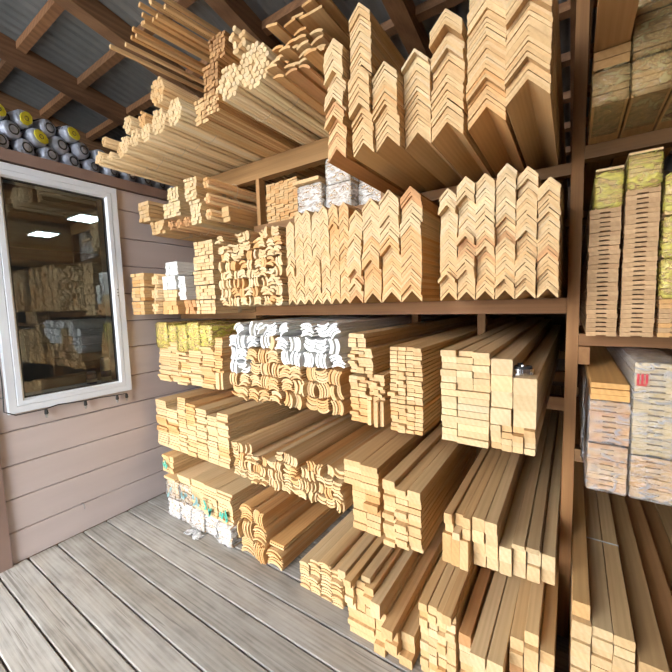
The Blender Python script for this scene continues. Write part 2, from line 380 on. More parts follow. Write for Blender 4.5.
# roof: falls 10.5 degrees towards the back
SL = math.tan(math.radians(10.5)); RZ = 3.40
ce = empty('ceiling'); tag(ce, kind='structure')
def roof_prism(x0, x1, y0, y1, b, t):
    return MB().prism([(y0, RZ-SL*y0+b), (y1, RZ-SL*y1+b), (y1, RZ-SL*y1+t), (y0, RZ-SL*y0+t)], x0, x1, 'X')
XR = [-6.5, -5.7, -4.88, -4.06, -3.30, -2.46, -1.70, -0.87, -0.05, 0.77, 1.6]
for xr in XR:
    roof_prism(0, 0.095, -2.6, 4.9, 0, 0.118).build('rafter', ROOFW, ce, (xr, 0, 0), None, tint([(1, 1, 1), (1.1, 1.0, 0.9), (0.85, 0.8, 0.8)]))
for xa, xb in zip(XR[:-1], XR[1:]):
    for yy in [0.955+0.355*i for i in range(-9, 11)]:
        if yy > 4.5 or yy < -2.6: continue
        roof_prism(xa+0.095, xb, yy+0.035, yy+0.085, 0.07, 0.118).build('nogging', ROOFW, ce, color=tint([(1.1, 1.0, 0.9), (0.9, 0.85, 0.8), (1.2, 1.1, 1.0)]))
mb = MB(); nx = 520; x0, x1 = -6.7, 1.85
for j, yy in enumerate((-2.7, 1.0, 5.0)):
    for i in range(nx+1):
        xx = x0+(x1-x0)*i/nx; mb.v.append((xx, yy, RZ-SL*yy+0.131+0.011*math.sin(2*PI*xx/0.076)))
for j in range(2):
    for i in range(nx):
        a = j*(nx+1)+i; mb.f.append((a, a+1, a+nx+2, a+nx+1))
mb.build('roof_sheet', METALROOF, ce, smooth=True)

# window
wi = empty('window_1', (WX, (WY0+WY1)/2, WZ0)); tag(wi, kind='structure')
def rect_ring(yo0, yo1, zo0, zo1, w, prof):
    """mitred ring around a rectangle in the YZ plane; prof = [(inset, x)] outline"""
    s = MB(); n = len(prof)
    cs = [(yo0, zo0, 1, 1), (yo1, zo0, -1, 1), (yo1, zo1, -1, -1), (yo0, zo1, 1, -1)]
    for (yy, zz, sy, sz) in cs:
        for (d, xx) in prof: s.v.append((xx, yy+sy*d, zz+sz*d))
    for c in range(4):
        for k in range(n):
            a = c*n+k; b = c*n+(k+1) % n; e = ((c+1) % 4)*n
            s.f.append((a, b, e+(k+1) % n, e+k))
    return s
L0 = Vector((WX, (WY0+WY1)/2, WZ0))
def ring_at(prof, inset, name, mat, parent):
    s = rect_ring(WY0+inset-L0.y, WY1-inset-L0.y, WZ0+inset-L0.z, WZ1-inset-L0.z, 0, prof); return s.build(name, mat, parent)
fr = ring_at([(0, -0.10), (0, 0.022), (0.004, 0.028), (0.040, 0.028), (0.043, 0.024), (0.046, 0.030), (0.070, 0.030), (0.082, 0.012), (0.082, -0.10)], 0, 'frame', PVC, wi)
ring_at([(0, -0.012), (0, 0.013), (0.007, 0.010), (0.007, -0.012)], 0.0815, 'gasket', RUBBER, wi)
MB().box(-0.002, 0.002, WY0+0.084-L0.y, WY1-0.084-L0.y, 0.084, WZ1-WZ0-0.084).build('glass', GLASS, wi)
for k in range(3):
    MB().lathe([(0.004, 0.0), (0.004, 0.0315)], 'X', 8, (0, 1.283-L0.y, 1.60-L0.z+0.022*k)).build('screw_cap', RUBBER, fr)
MB().box(-0.24, -0.03, WY0+0.03-L0.y, WY1-0.03-L0.y, 0.045, 0.066).build('inner_sill', PVC, wi)

# office ceiling lamps seen through the glass
for i, (xx, yy) in enumerate(((-3.97, 1.64), (-5.12, 1.66))):
    t = empty('ceiling_lamp', (xx, yy, 2.403))
    tag(t, 'square flush ceiling lamp inside the cabin, ' + ('close behind the window' if i == 0 else 'deeper in the room'), 'lamp', 'cabin ceiling lamps')
    MB().box(-0.16, 0.16, -0.115, 0.115, -0.014, 0).build('housing', PVC, t)
    MB().box(-0.145, 0.145, -0.10, 0.10, -0.018, -0.0142).build('diffuser', LED, t)
# tins on the inner sill
def tin(name, y, x, r, h, mat, label):
    t = empty(name, (x, y, 0.9715)); tag(t, label, 'tin')
    MB().lathe([(r*0.94, 0), (r, 0.004), (r, h-0.006), (r*0.95, h)], 'Z', 18).build('body', mat, t, smooth=True)
    MB().lathe([(r*0.8, h), (r*0.8, h+0.012), (r*0.7, h+0.014)], 'Z', 18).build('lid', PVC, t, smooth=True)
    MB().lathe([(r*1.01, h*0.30), (r*1.01, h*0.55)], 'Z', 18).build('printed_band', CANBLUE if mat is PAPER else PAPER, t, smooth=True)
tin('paint_tin', 1.205, WX-0.075, 0.032, 0.17, PAPER, 'tall white tin with a blue band on the sill behind the glass')
tin('paint_tin', 1.115, WX-0.085, 0.032, 0.085, CANBLUE, 'short dark blue tin with a white band on the sill behind the glass')

# string of lights along the foot of the window
sl = empty('light_string', (WX+0.03, 0.61, 0.91)); tag(sl, 'black light string with small sockets hung along the foot of the window', 'light string')
wire = [(0.0, 0.0, 0.42), (0.004, 0.004, 0.2), (0.0, 0.0, 0.02), (0.0, 0.05, -0.012), (0.0, 0.19, -0.012), (0, 0.26, 0.0), (0, 0.33, -0.006), (0, 0.41, -0.012), (0, 0.5, -0.012), (0, 0.6, -0.02), (0, 0.675, -0.022)]
MB().tube(wire, 0.0035, 6).build('wire', RUBBER, sl)
for yy, zz in ((0.195, -0.012), (0.41, -0.012), (0.61, -0.02), (0.675, -0.022)):
    s = MB().lathe([(0.002, 0), (0.009, -0.006), (0.011, -0.028), (0.008, -0.034)], 'Z', 8, (0, yy, zz)).build('socket', RUBBER, sl)
    MB().lathe([(0.006, -0.034), (0.009, -0.044), (0.004, -0.056)], 'Z', 8, (0, yy, zz)).build('bulb', DULLMETAL, s)
# little hook screwed into the siding
h = MB().tube([(0, 0, 0), (0.02, 0, 0), (0.032, 0.002, -0.008), (0.03, 0.004, -0.028), (0.022, 0.006, -0.036)], 0.0035, 6).build('wall_hook', DULLMETAL, loc=(WX+0.0, 0.955, 0.20))
tag(h, 'small bent metal hook screwed low into the painted siding', 'hook')

# ------------------------------------------------------------------ silver rolls on top of the cabin wall
rolls = [(0.735, 0, 0), (0.86, 0, 0), (0.985, 0, 0), (1.105, 0, 0), (1.225, 0, 0), (1.345, 0, 0), (1.465, 0, 0), (1.585, 0, 0), (1.71, 0, 0), (1.835, 0, 0),
         (0.80, 1, 0), (0.925, 1, 1), (1.045, 1, 0), (1.165, 1, 0), (1.285, 1, 0),
         (0.862, 2, 1), (0.987, 2, 0), (1.105, 2, 1), (0.735, 2, 1)]
def roll_mesh():
    r = 0.053
    return MB().lathe([(0.012, 0.012), (0.030, 0.004), (0.042, 0.0), (0.049, -0.006), (r, -0.02), (r, -0.30), (r*0.99, -0.52), (0.05, -0.545), (0.03, -0.54)], 'X', 22, wob=0.02).mesh('roll_wrap', SILVER, True)
for i, (yy, row, yel) in enumerate(rolls):
    zz = 2.432+0.054+row*0.083+R.uniform(0, .006)
    t = empty('foam_roll', (WX-0.01-R.uniform(0, 0.035), yy, zz), (R.uniform(0, 6.28), R.uniform(-0.02, 0.02), R.uniform(0.28, 0.34)))
    t.scale = (1, R.uniform(0.92, 1.03), R.uniform(0.92, 1.03))
    if yel: tag(t, 'silver wrapped roll with a yellow label on its end, piled on the cabin wall', 'roll', 'yellow labelled silver rolls')
    else: tag(t, 'plain silver wrapped roll with dark ring prints, piled on the cabin wall', 'roll', 'plain silver rolls')
    link('wrap', cached('roll', roll_mesh), t)
    if yel:
        P = [(0.034*math.cos(a)*(1.25 if abs(math.sin(a)) < 0.75 else 1), 0.034*math.sin(a)) for a in [2*PI*j/10 for j in range(10)]]
        MB().prism(P, 0.008, 0.0145, 'X').build('end_label', YELLOW, t)
        MB().tube([(0.0146, 0.012*math.cos(a), 0.012*math.sin(a)) for a in [2*PI*j/10 for j in range(11)]], 0.0018, 5).build('ring_print', INK, t)
    else:
        s = MB(); s.tube([(0.006, 0.026*math.cos(a), 0.026*math.sin(a)) for a in [2*PI*j/14 for j in range(15)]], 0.0045, 6)
        s.build('ring_print', INK, t)
    def mkp():
        s = MB(); rr = 0.0555
        for q in range(3):
            a0 = q*2.09
            pts = []
            for j in range(13):
                a = 2*PI*j/12; pts.append((-0.075+0.026*math.cos(a), rr*math.cos(a0+0.40*math.sin(a)), rr*math.sin(a0+0.40*math.sin(a))))
            s.tube(pts, 0.004, 5)
        return s.mesh('ring_prints', INK, True)
    link('side_print', cached('rprint', mkp), t)

# ------------------------------------------------------------------ the rack
rk = empty('timber_rack', (0, 1.75, 0)); tag(rk, 'brown timber storage rack of posts and beams holding the lumber', 'rack')
def rbox(name, x0, x1, y0, y1, z0, z1, c=(1, 1, 1)):
    # long axis along Y of the mesh so that the grain follows the timber
    dx, dy, dz = x1-x0, y1-y0, z1-z0
    if dz >= dx and dz >= dy:
        o = MB().box(-dx/2, dx/2, 0, dz, -dy/2, dy/2).build(name, RACK, rk, ((x0+x1)/2, (y0+y1)/2-1.75, z0), (PI/2, 0, 0), c)
    elif dx >= dy:
        o = MB().box(-dy/2, dy/2, 0, dx, 0, dz).build(name, RACK, rk, (x0, (y0+y1)/2-1.75, z0), (0, 0, -PI/2), c)
    else:
        o = MB().box(-dx/2, dx/2, 0, dy, 0, dz).build(name, RACK, rk, ((x0+x1)/2, y0-1.75, z0), None, c)
    return o
PZ = lambda yy: RZ-SL*yy-0.002
rbox('post', -0.019, 0.0235, 1.75, 1.84, 0, PZ(1.84), (1.25, 1.15, 1.05))
for yy in (3.0, 4.2): rbox('post', -0.019, 0.0235, yy, yy+0.09, 0, PZ(yy+0.09))
for xx in (-0.484, -0.908):
    rbox('post', xx, xx+0.045, 2.3, 2.36, 0.949, 1.42, (1.3, 1.2, 1.1)); rbox('post', xx, xx+0.045, 2.3, 2.36, 0.449, 0.874)
for yy in (1.76, 3.0, 4.2):
    rbox('beam', -1.83, -0.020, yy, yy+0.06, 1.435, 1.498, (1.2, 1.1, 1.05))
    rbox('beam', WX+0.03, -1.83, yy, yy+0.06, 1.412, 1.458)
    rbox('beam', -1.81 if yy < 2 else WX+0.03, -0.020, yy, yy+0.05, 1.99, 2.036)
    rbox('beam', WX+0.03, -0.82, yy, yy+0.06, 2.335, 2.448, (1.5, 1.6, 1.55))
    rbox('post', -0.862, -0.82, yy, yy+0.06, 2.037, 2.334)
    rbox('post', -1.775, -1.745, yy, yy+0.05, 2.037, 2.334, (1.8, 1.9, 1.9))
rbox('beam', WX+0.03, -1.81, 2.3, 2.35, 1.99, 2.036)
for yy in (2.2, 3.0, 4.2):
    rbox('beam', WX+0.03, -0.020, yy+0.1, yy+0.16, 0.875, 0.948, (1.2, 1.1, 1.05))
    rbox('beam', WX+0.03, -0.020, yy+0.1, yy+0.16, 0.385, 0.448)
# right-hand bay
for yy in (1.75, 3.0, 4.2):
    rbox('beam', 0.0245, 1.55, yy, yy+0.06, 1.305, 1.352, (1.0, 0.9, 0.85))
    rbox('beam', 0.0245, 1.55, yy, yy+0.06, 0.815, 0.868)
    rbox('beam', 0.0245, 1.55, yy, yy+0.06, 2.035, 2.085)
    rbox('post', 1.55, 1.60, yy, yy+0.07, 0, PZ(yy+0.1))
rbox('cleat', 0.0245, 0.062, 1.70, 1.80, 1.235, 1.304, (1.2, 1.1, 1.0))

# ------------------------------------------------------------------ lumber generators
CREAM = [(1.08, 1.20, 1.42), (1.05, 1.15, 1.30)]
DARKRED = [(0.70, 0.54, 0.42), (0.60, 0.46, 0.36), (0.78, 0.62, 0.48)]
def ORD(i): return {1: '1st', 2: '2nd', 3: '3rd', 21: '21st', 22: '22nd', 23: '23rd', 31: '31st', 32: '32nd', 33: '33rd'}.get(i, '%dth' % i)
def up(i, n):
    if n == 1: return 'lone'
    return 'lowest' if i == 0 else 'topmost' if i == n-1 else ORD(i+1)+' up'
def fmt(label, u='', c=''): return label.replace('{u}', u).replace('{c}', c)
def jy(s=0.006, p=0.08, big=0.025):
    v = R.gauss(0, s)
    if R.random() < p: v -= R.uniform(0.3, 1)*big
    return v
def column(name, x0, x1, z, hs, y0, L, pal, label, cat, group, js=0.006, p=0.08, mat=PINE, big=0.025, slack=0.0020, base=0, total=None, c=''):
    """a column of boards laid one on another; every board is a thing"""
    total = total or len(hs)
    for i, h in enumerate(hs):
        w = round(((x1-x0)-R.uniform(0.0012, 0.0035))*500)/500
        o = link(name, board_mesh(w, h-slack, L, mat), None, ((x0+x1)/2+R.gauss(0, 0.0006), y0+jy(js, p, big), z), (0, 0, R.gauss(0, 0.0008)), tint(pal))
        tag(o, fmt(label, up(base+i, total), c), cat, group); z += h
    return z
def grid(name, x0, x1, n, z, hs, y0, L, pal, label, cat, group, c0=0, rev=0, **k):
    w = (x1-x0)/n
    for i in range(n):
        column(name, x0+i*w, x0+(i+1)*w, z, hs, y0, L, pal, label, cat, group, c=ORD((n-i if rev else i+1)+c0), **k)
def corner_stack(name, xc, w, z, n, t, y0, L, pals, label, group, p=0.14, big=0.02, lean=0.0, c=''):
    """nested corner strips; pals = list of (share, palette) from the bottom up"""
    tot = sum(q for q, _ in pals); yb = y0
    for i in range(n):
        f = (i+0.5)/n*tot; pal = pals[-1][1]; acc = 0
        for q, pp in pals:
            acc += q
            if f <= acc: pal = pp; break
        if R.random() < p: yb = y0+R.uniform(-1, 0.5)*big
        o = link(name, corner_mesh(w, t-0.0013, L), None, (xc+R.gauss(0, 0.0009)+lean*i/n, yb+R.gauss(0, 0.002), z+0.001+i*t), None, tint(pal))
        tag(o, fmt(label, up(i, n), c), 'corner strip', group)
def cluster(name, xc, zc, s, n, rot, y0, L, pal, label, group, mat=MOULD, ang=90, js=0.006, thick=0.86):
    """n nested bowed strips filling a square of side s, turned by rot"""
    hgt = s/2*math.tan(math.radians(ang)/4)
    pitch = (s-hgt*0.9)/n; t = pitch*thick
    ca, sa = math.cos(rot), math.sin(rot)
    for i in range(n):
        v = -s/2+i*pitch+t-hgt*0.05
        o = link(name, crescent_mesh(round(s*0.985, 3), round(t, 4), L, ang, mat), None, (xc-v*sa, y0+jy(js, 0.10, 0.02), zc+v*ca), (0, -rot, 0), tint(pal))
        tag(o, label, 'timber strip', group)
def strip_bundle(name, x0, x1, z0, z1, nx, nz, y0, L, pal, label, group, mat=PINE, film=None, fy=0.25, band=None):
    """a taped or wrapped bundle: strips are its parts"""
    xc = (x0+x1)/2; t = empty(name, (xc, y0, z0)); tag(t, label, 'bundle', group)
    w = (x1-x0)/nx; h = (z1-z0)/nz
    for i in range(nx):
        for k in range(nz):
            link('strip', board_mesh(round((w-0.0015)*500)/500, h-0.0016, L, mat), t, (x0-xc+(i+0.5)*w, jy(0.003, 0.05, 0.010), k*h), None, tint(pal))
    if film:
        a = (x1-x0)/2+0.0025; hh = z1-z0+0.002; c = 0.012
        P = [(-a+c, -0.0015), (a-c, -0.0015), (a, c), (a, hh-c), (a-c, hh), (-a+c, hh), (-a, hh-c), (-a, c)]
        s = MB(); n = len(P)
        rings = [(0.55, -0.016), (0.93, -0.014), (1.0, -0.006), (1.0, fy*0.5), (1.01, fy)]
        for sc_, yy in rings:
            for px, pz in P: s.v.append((px*sc_, yy, hh/2+(pz-hh/2)*sc_))
        for q in range(len(rings)-1):
            for k in range(n):
                s.f.append((q*n+k, q*n+(k+1) % n, (q+1)*n+(k+1) % n, (q+1)*n+k))
        s.f.append(tuple(range(n)))
        s.build('film', film, t, smooth=True)
    if band:
        a = (x1-x0)/2+0.001; hh = z1-z0+0.0005
        s = rect_ring(-a, a, -0.001, hh, 0, [(0, 0), (0, 0.03), (0.0008, 0.03), (0.0008, 0)])
        s.v = [(v[1], v[0]+band, v[2]) for v in s.v]; s.build('tape', TWINE, t)
    return t
def dowel_bundle(name, xc, zc, r, rd, y0, L, pal, label, group, mat=MOULD, n=8, jit=0.003):
    t = empty(name, (xc, y0, zc-r)); tag(t, label, 'bundle', group)
    k = int(r/rd)+2
    for j in range(-k, k+1):
        for i in range(-k, k+1):
            px = (i+0.5*(j % 2))*2*rd; pz = j*rd*1.74
            if math.hypot(px, pz) <= r-rd*0.75:
                link('dowel', rod_mesh(round(rd*0.985, 4), L, n, mat), t, (px, R.gauss(0, jit), pz+r), None, tint(pal))
    q = 20
    MB().tube([((r*1.01)*math.cos(2*PI*j/q), 0.22, r+(r*1.01)*math.sin(2*PI*j/q)) for j in range(q+1)], 0.0018, 5).build('tie', TWINE, t)
    return t
def leaf(parent, u, v, a, ln, ink, y=-0.022):
    """one printed stroke, flat on a bundle's end"""
    P = []
    for j in range(8):
        b = 2*PI*j/8; px, pz = 0.009*math.cos(b), ln*math.sin(b); P.append((u+px*math.cos(a)-pz*math.sin(a), v+px*math.sin(a)+pz*math.cos(a)))
    MB().prism(P, y, y+0.003).build('printed_mark', ink, parent)

# ------------------------------------------------------------------ level A: on the floor
ya = 1.385
bxs = [-2.42, -2.285, -2.145, -2.005, -1.865, -1.722]
for i in range(5):
    strip_bundle('wrapped_bundle', bxs[i]+0.003, bxs[i+1]-0.002, 0.0, 0.135, 3, 6, ya-0.02*(i == 4)+R.uniform(-.008, .008), 3.0, PALE,
                 'white film-wrapped strip bundle on the deck, %s from the cabin wall' % ORD(i+1), 'film-wrapped bundles on the deck', film=FILMTHICK)
for i in range(5):
    mk = strip_bundle('printed_bundle', bxs[i]-0.012*(i == 0)+0.003, bxs[i+1]-0.002, 0.139, 0.27, 3, 7, ya+R.uniform(-.008, .008), 3.0, PALE,
                 'pale strip bundle with %s prints, %s from the cabin wall' % ('green' if i >= 3 else 'blue-green', ORD(i+1)), 'printed strip bundles', film=FILM if i < 2 else None)
    for q in range(5 if i else 2):
        leaf(mk, R.uniform(-0.035, 0.035), 0.058+R.uniform(-0.032, 0.032), R.uniform(-0.9, 0.9), R.uniform(0.014, 0.028)*(1.2 if i >= 3 else 1), GREENINK if i >= 3 else BLUEINK)
for i in range(5):
    column('thin_lath', bxs[i], bxs[i+1], 0.273, [0.0165]*(4 if i else 2), ya, 3.0, PALE+WARM[:2], 'thin lath, {u} in {c} pile from the cabin wall, over the printed bundles', 'lath', 'laths over the printed bundles', c=ORD(i+1))
t = strip_bundle('printed_bundle', -2.50, -2.365, 0.307, 0.432, 3, 6, 1.40, 0.85, WARM, 'lone strip bundle with a green print, topmost of the floor pile by the wall', None)
for u, v, a in ((-0.02, 0.06, 0.5), (0.012, 0.05, -0.6), (0.0, 0.075, 0.1)): leaf(t, u, v, a, 0.022, GREENINK)
GA = 'orange bowed strips on the floor'
for q, (xc, zc, s_, n, r) in enumerate(((-1.605, 0.054, 0.108, 8, 0.05), (-1.495, 0.054, 0.108, 8, 1.55), (-1.380, 0.058, 0.114, 8, -0.05), (-1.605, 0.164, 0.108, 8, 1.6), (-1.497, 0.162, 0.104, 7, 0.0), (-1.60, 0.270, 0.100, 7, 0.1), (-1.500, 0.262, 0.094, 7, 1.5))):
    cluster('bowed_strip', xc, zc, s_, n, r, 1.385, 3.0, WARM+ORNG+ORNG, 'orange bowed strip in the %s of the loose floor bundle' % ('bottom layer', 'bottom layer', 'low end', 'middle layer', 'middle layer', 'top layer', 'top layer')[q], GA)
column('thin_lath', -1.435, -1.325, 0.117, [0.013]*2, 1.40, 3.0, WARM+ORNG, 'orange flat lath, {u}, on the low end of the bowed strips', 'lath', 'flat laths over bowed strips')
for i, (xa, n) in enumerate(((-1.145, 12), (-1.075, 15), (-1.005, 17), (-0.935, 15))):
    for k in range(n):
        o = link('nested_strip', crescent_mesh(0.066, 0.0108, 3.0, 70), None, (xa+R.gauss(0, .0012), 1.362+jy(.006, .1), 0.001+0.0125*k), None, tint(PALE+WARM))
        tag(o, 'pale bowed strip, %s in the %s ribbed floor column from the orange bundle' % (up(k, n), ORD(i+1)), 'timber strip', 'ribbed columns of bowed strips')
# low stack beside the ribbed columns
GB = 'battens of the low floor stack'
column('pine_plank', -0.815, -0.678, 0.0, [0.027]*5, 1.262, 3.1, WARM, 'wide plank, {u}, at the foot of the low stack by the ribbed columns', 'plank', 'planks of the low floor stack')
lowl = 'pine batten, {u}, {c} column from the ribbed strips, low floor stack'
grid('pine_batten', -0.815, -0.678, 3, 0.136, [0.036]*4, 1.264, 3.1, WARM+PALE[:1], lowl, 'batten', GB, p=0.2)
for (xa, xb, h, yy, cc, w_) in ((-0.845, -0.802, 0.042, 1.235, GREYED, 'greyish'), (-0.797, -0.757, 0.034, 1.205, WARM, 'tan'), (-0.747, -0.702, 0.026, 1.262, GREYED, 'thin greyish')):
    column('pine_batten', xa, xb, 0.281, [h], yy, 3.1, cc, 'loose %s batten lying on the low floor stack' % w_, 'batten', 'loose battens on the low stack', p=0)
column('pine_batten', -0.675, -0.622, 0.0, [0.046]*4, 1.262, 3.1, WARM, lowl, 'batten', GB, c='4th')
column('pine_batten', -0.678, -0.630, 0.186, [0.070], 1.225, 3.1, PALE, 'tall pale batten on edge jutting from the low floor stack', 'batten', None, p=0)
column('pine_batten', -0.620, -0.565, 0.0, [0.045]*3, 1.265, 3.1, WARM, lowl, 'batten', GB, c='5th')
column('pine_batten', -0.620, -0.568, 0.136, [0.045], 1.205, 3.1, [(0.95, 0.85, 0.74)], 'tan batten jutting out over the stepped side of the low stack', 'batten', None, p=0)
column('pine_batten', -0.563, -0.505, 0.0, [0.042]*3, 1.275, 3.1, WARM, lowl, 'batten', GB, c='6th', p=0.2)
# tall four-column stack
grid('square_batten', -0.477, -0.333, 4, 0.0, [0.0355]*9, 1.268, 3.1, MIXED, 'square batten, {u}, {c} column from the low stack, four-column floor stack', 'batten', 'battens of the four-column stack', p=0.22, big=0.015)
column('square_batten', -0.372, -0.334, 0.3205, [0.036], 1.215, 3.1, WARM, 'loose square batten jutting out on top of the four-column floor stack', 'batten', None, p=0)
# uneven stack
grid('pine_batten', -0.322, -0.172, 3, 0.0, [0.047]*5, 1.275, 3.1, WARM+PALE[:2], 'pine batten, {u}, {c} column from the four-column stack, uneven floor stack', 'batten', 'battens of the uneven stack', p=0.25)
column('pine_batten', -0.318, -0.274, 0.238, [0.047], 1.235, 3.1, RED, 'reddish batten along the edge of the uneven floor stack', 'batten', None, p=0)
for q, (xa, yy) in enumerate(((-0.240, 1.185), (-0.185, 1.19))):
    o = link('pine_batten', board_mesh(0.050, 0.045, 3.1), None, (xa, yy, 0.238), (0, 0, -0.012), tint(PALE))
    tag(o, 'pale jutting batten on the uneven floor stack, %s' % ('beside the reddish one' if q == 0 else 'beside the post stack'), 'batten', 'jutting battens')
for i, (pal, n) in enumerate(((RED+WARM[:1], 7), (WARM+PALE, 8), (WARM+PALE, 7))):
    column('pine_batten', -0.152+0.045*i, -0.108+0.045*i, 0.0, [0.046]*n, 1.285, 3.1, pal, 'pine batten, {u}, {c} column from the rack post, floor stack', 'batten', 'battens by the rack post', p=0.3, big=0.03, c=ORD(3-i))

# ------------------------------------------------------------------ level B (shelf top 0.45)
ZB = 0.45
yb_ = 1.465
cols = [(-2.655, -2.515, 21, [(7, PALE), (6, ORNG), (8, PALE)]), (-2.51, -2.375, 18, [(7, PALE), (5, ORNG), (6, PALE)]), (-2.37, -2.275, 25, [(8, PALE), (16, PALE+WARM)]),
        (-2.27, -2.165, 22, [(7, WARM), (6, PALE), (9, ORNG)]), (-2.16, -2.045, 21, [(8, WARM), (13, PALE)]), (-2.04, -1.935, 19, [(6, PALE), (13, PALE)]), (-1.93, -1.822, 21, [(4, PALE), (4, ORNG), (13, PALE)])]
for i, (xa, xb, n, segs) in enumerate(cols):
    z = ZB; done = 0
    for q, pal in segs:
        z = column('pine_lath', xa, xb, z, [0.0172]*q, yb_, 2.9, pal, 'pine lath, {u}, {c} column from the cabin wall, lower shelf', 'lath', 'laths on the lower shelf', js=0.004, p=0.06, base=done, total=sum(k for k, _ in segs), c=ORD(i+1)); done += q
for i in range(14):
    xa = -1.712+i*0.0585
    for j in range(4):
        if j == 3 and i in (3, 4, 5, 9): continue
        cluster('pale_profile_strip', xa, ZB+0.030+j*0.0565+R.uniform(0, .002), 0.0575, 4 if (i+j) % 3 else 3, R.choice([0, PI/2, PI, -PI/2])+R.uniform(-.22, .22), 1.425+R.uniform(-.014, .014), 2.9,
                PALE+PALE+WARM[:3] if R.random() < 0.8 else ORNG, 'pale bowed strip in the %s bunch from the laths, %s row, lower shelf' % (ORD(i+1), ('bottom', '2nd', '3rd', 'top')[j]), 'pale bowed strips on the lower shelf')
GS = 'flat battens on the lower shelf'
grid('flat_batten', -0.835, -0.690, 2, ZB, [0.031]*7, 1.362, 2.9, ORNG+WARM, 'flat batten, {u}, {c} column from the bowed strips, lower shelf', 'batten', GS, p=0.2, total=11)
grid('flat_batten', -0.872, -0.690, 2, ZB+0.2175, [0.0285]*4, 1.345, 2.9, WARM, 'flat batten, {u}, {c} column from the bowed strips, lower shelf', 'batten', GS, base=7, total=11)
grid('flat_batten', -0.662, -0.490, 3, ZB, [0.0252]*10, 1.332, 2.9, WARM+PALE[2:], 'flat batten, {u}, {c} column of the three-column stack, lower shelf', 'batten', GS, p=0.15)
for q, (xa, xb, h) in enumerate(((-0.662, -0.605, 0.045), (-0.602, -0.548, 0.025), (-0.543, -0.486, 0.036))):
    column('flat_batten', xa, xb, ZB+0.252, [h], 1.322, 2.9, WARM, '%s loose batten on top of the three-column stack, lower shelf' % ('thick', 'thin', 'end')[q], 'batten', GS, p=0)
grid('edge_plank', -0.412, -0.309, 3, ZB, [0.122], 1.362, 2.9, ORNG+WARM[:1], 'orange plank on edge, {c} from the three-column stack, lower shelf', 'plank', 'upright planks on the lower shelf', p=0)
GH = 'mixed battens over the upright planks'
column('pine_batten', -0.408, -0.372, ZB+0.1225, [0.042, 0.046], 1.368, 2.9, WARM, '{u} batten of the outer pair over the upright planks, lower shelf', 'batten', GH, p=0.5)
column('pine_batten', -0.370, -0.338, ZB+0.1225, [0.030], 1.335, 2.9, PALE, 'thin pale batten jutting from the mixed battens, lower shelf', 'batten', GH, p=0)
column('pine_batten', -0.336, -0.304, ZB+0.1225, [0.045, 0.045], 1.36, 2.9, WARM, '{u} batten of the inner pair over the upright planks, lower shelf', 'batten', GH)
column('pine_batten', -0.370, -0.338, ZB+0.153, [0.050], 1.40, 2.9, WARM, 'recessed batten between two pairs of battens, lower shelf', 'batten', GH, p=0)
for i in range(6):
    column('large_batten', -0.302+0.0465*i, -0.257+0.0465*i, ZB, [0.060, 0.060], 1.395+0.008*i, 2.9, PALE+CREAM+WARM[2:3], 'large pale batten, {u}, {c} column from the rack post, lower shelf', 'batten', 'large battens on the lower shelf', p=0.1, c=ORD(6-i))
for i in range(2):
    column('pine_batten', -0.300+0.047*i, -0.255+0.047*i, ZB+0.1205, [0.052, 0.052], 1.365, 2.9, PALE+WARM[:1], '{u} square batten raised on the large battens, %s pile' % ('outer', 'inner')[i], 'batten', 'raised square battens')
for i in range(2):
    column('grey_board', -0.166+0.047*i, -0.121+0.047*i, ZB+0.1205, [0.021], 1.400, 2.9, GREYED, 'thin greyish board on the large battens, %s the post' % ('farther from', 'nearer')[i], 'board', 'grey boards on the large battens', p=0)

# ------------------------------------------------------------------ level C (shelf top 0.95)
ZC = 0.95
yc = 1.52
cxs = [-2.70, -2.655, -2.50, -2.385, -2.265, -2.12, -1.985]
for i in range(1, 6):
    xa, xb = cxs[i]+0.001, cxs[i+1]-0.002
    pal = [None, WARM+PALE, PALE+WARM, ORNG+PALE, WARM+PALE, ORNG+WARM][i]
    n = [0, 15, 18, 14, 15, 17][i]
    column('pine_lath', xa, xb, ZC, [0.0168]*n, yc, 2.9, pal, 'pine lath, {u}, {c} column from the cabin wall, middle shelf', 'lath', 'laths on the middle shelf', js=0.007, p=0.18, big=0.03, c=ORD(i))
    zt = ZC+0.0168*n+0.001
    strip_bundle('yellow_wrapped_bundle', xa+0.006, xb-0.006, zt, 1.385+R.uniform(-0.01, 0.012), 2, 5, yc-0.005, 2.9, PALE+WARM,
                 'lath bundle in yellow film, %s from the cabin wall, middle shelf' % ORD(i), 'yellow wrapped lath bundles', film=FILMY)
for i in range(3):
    o = link('pine_lath', board_mesh(0.112, 0.0205, 2.9), None, (-1.983+0.0215*i, yc-0.01+jy(), ZC+0.0575), (0, PI/2, 0), tint(PALE+WARM)); tag(o, 'lath standing on edge, %s of three at the end of the middle-shelf laths' % ORD(i+1), 'lath', 'laths on edge')
column('pine_lath', -1.982, -1.905, ZC+0.114, [0.0168]*14, yc, 2.9, ORNG+WARM, 'pine lath, {u}, over the three laths on edge, middle shelf', 'lath', 'laths on the middle shelf', js=0.006)
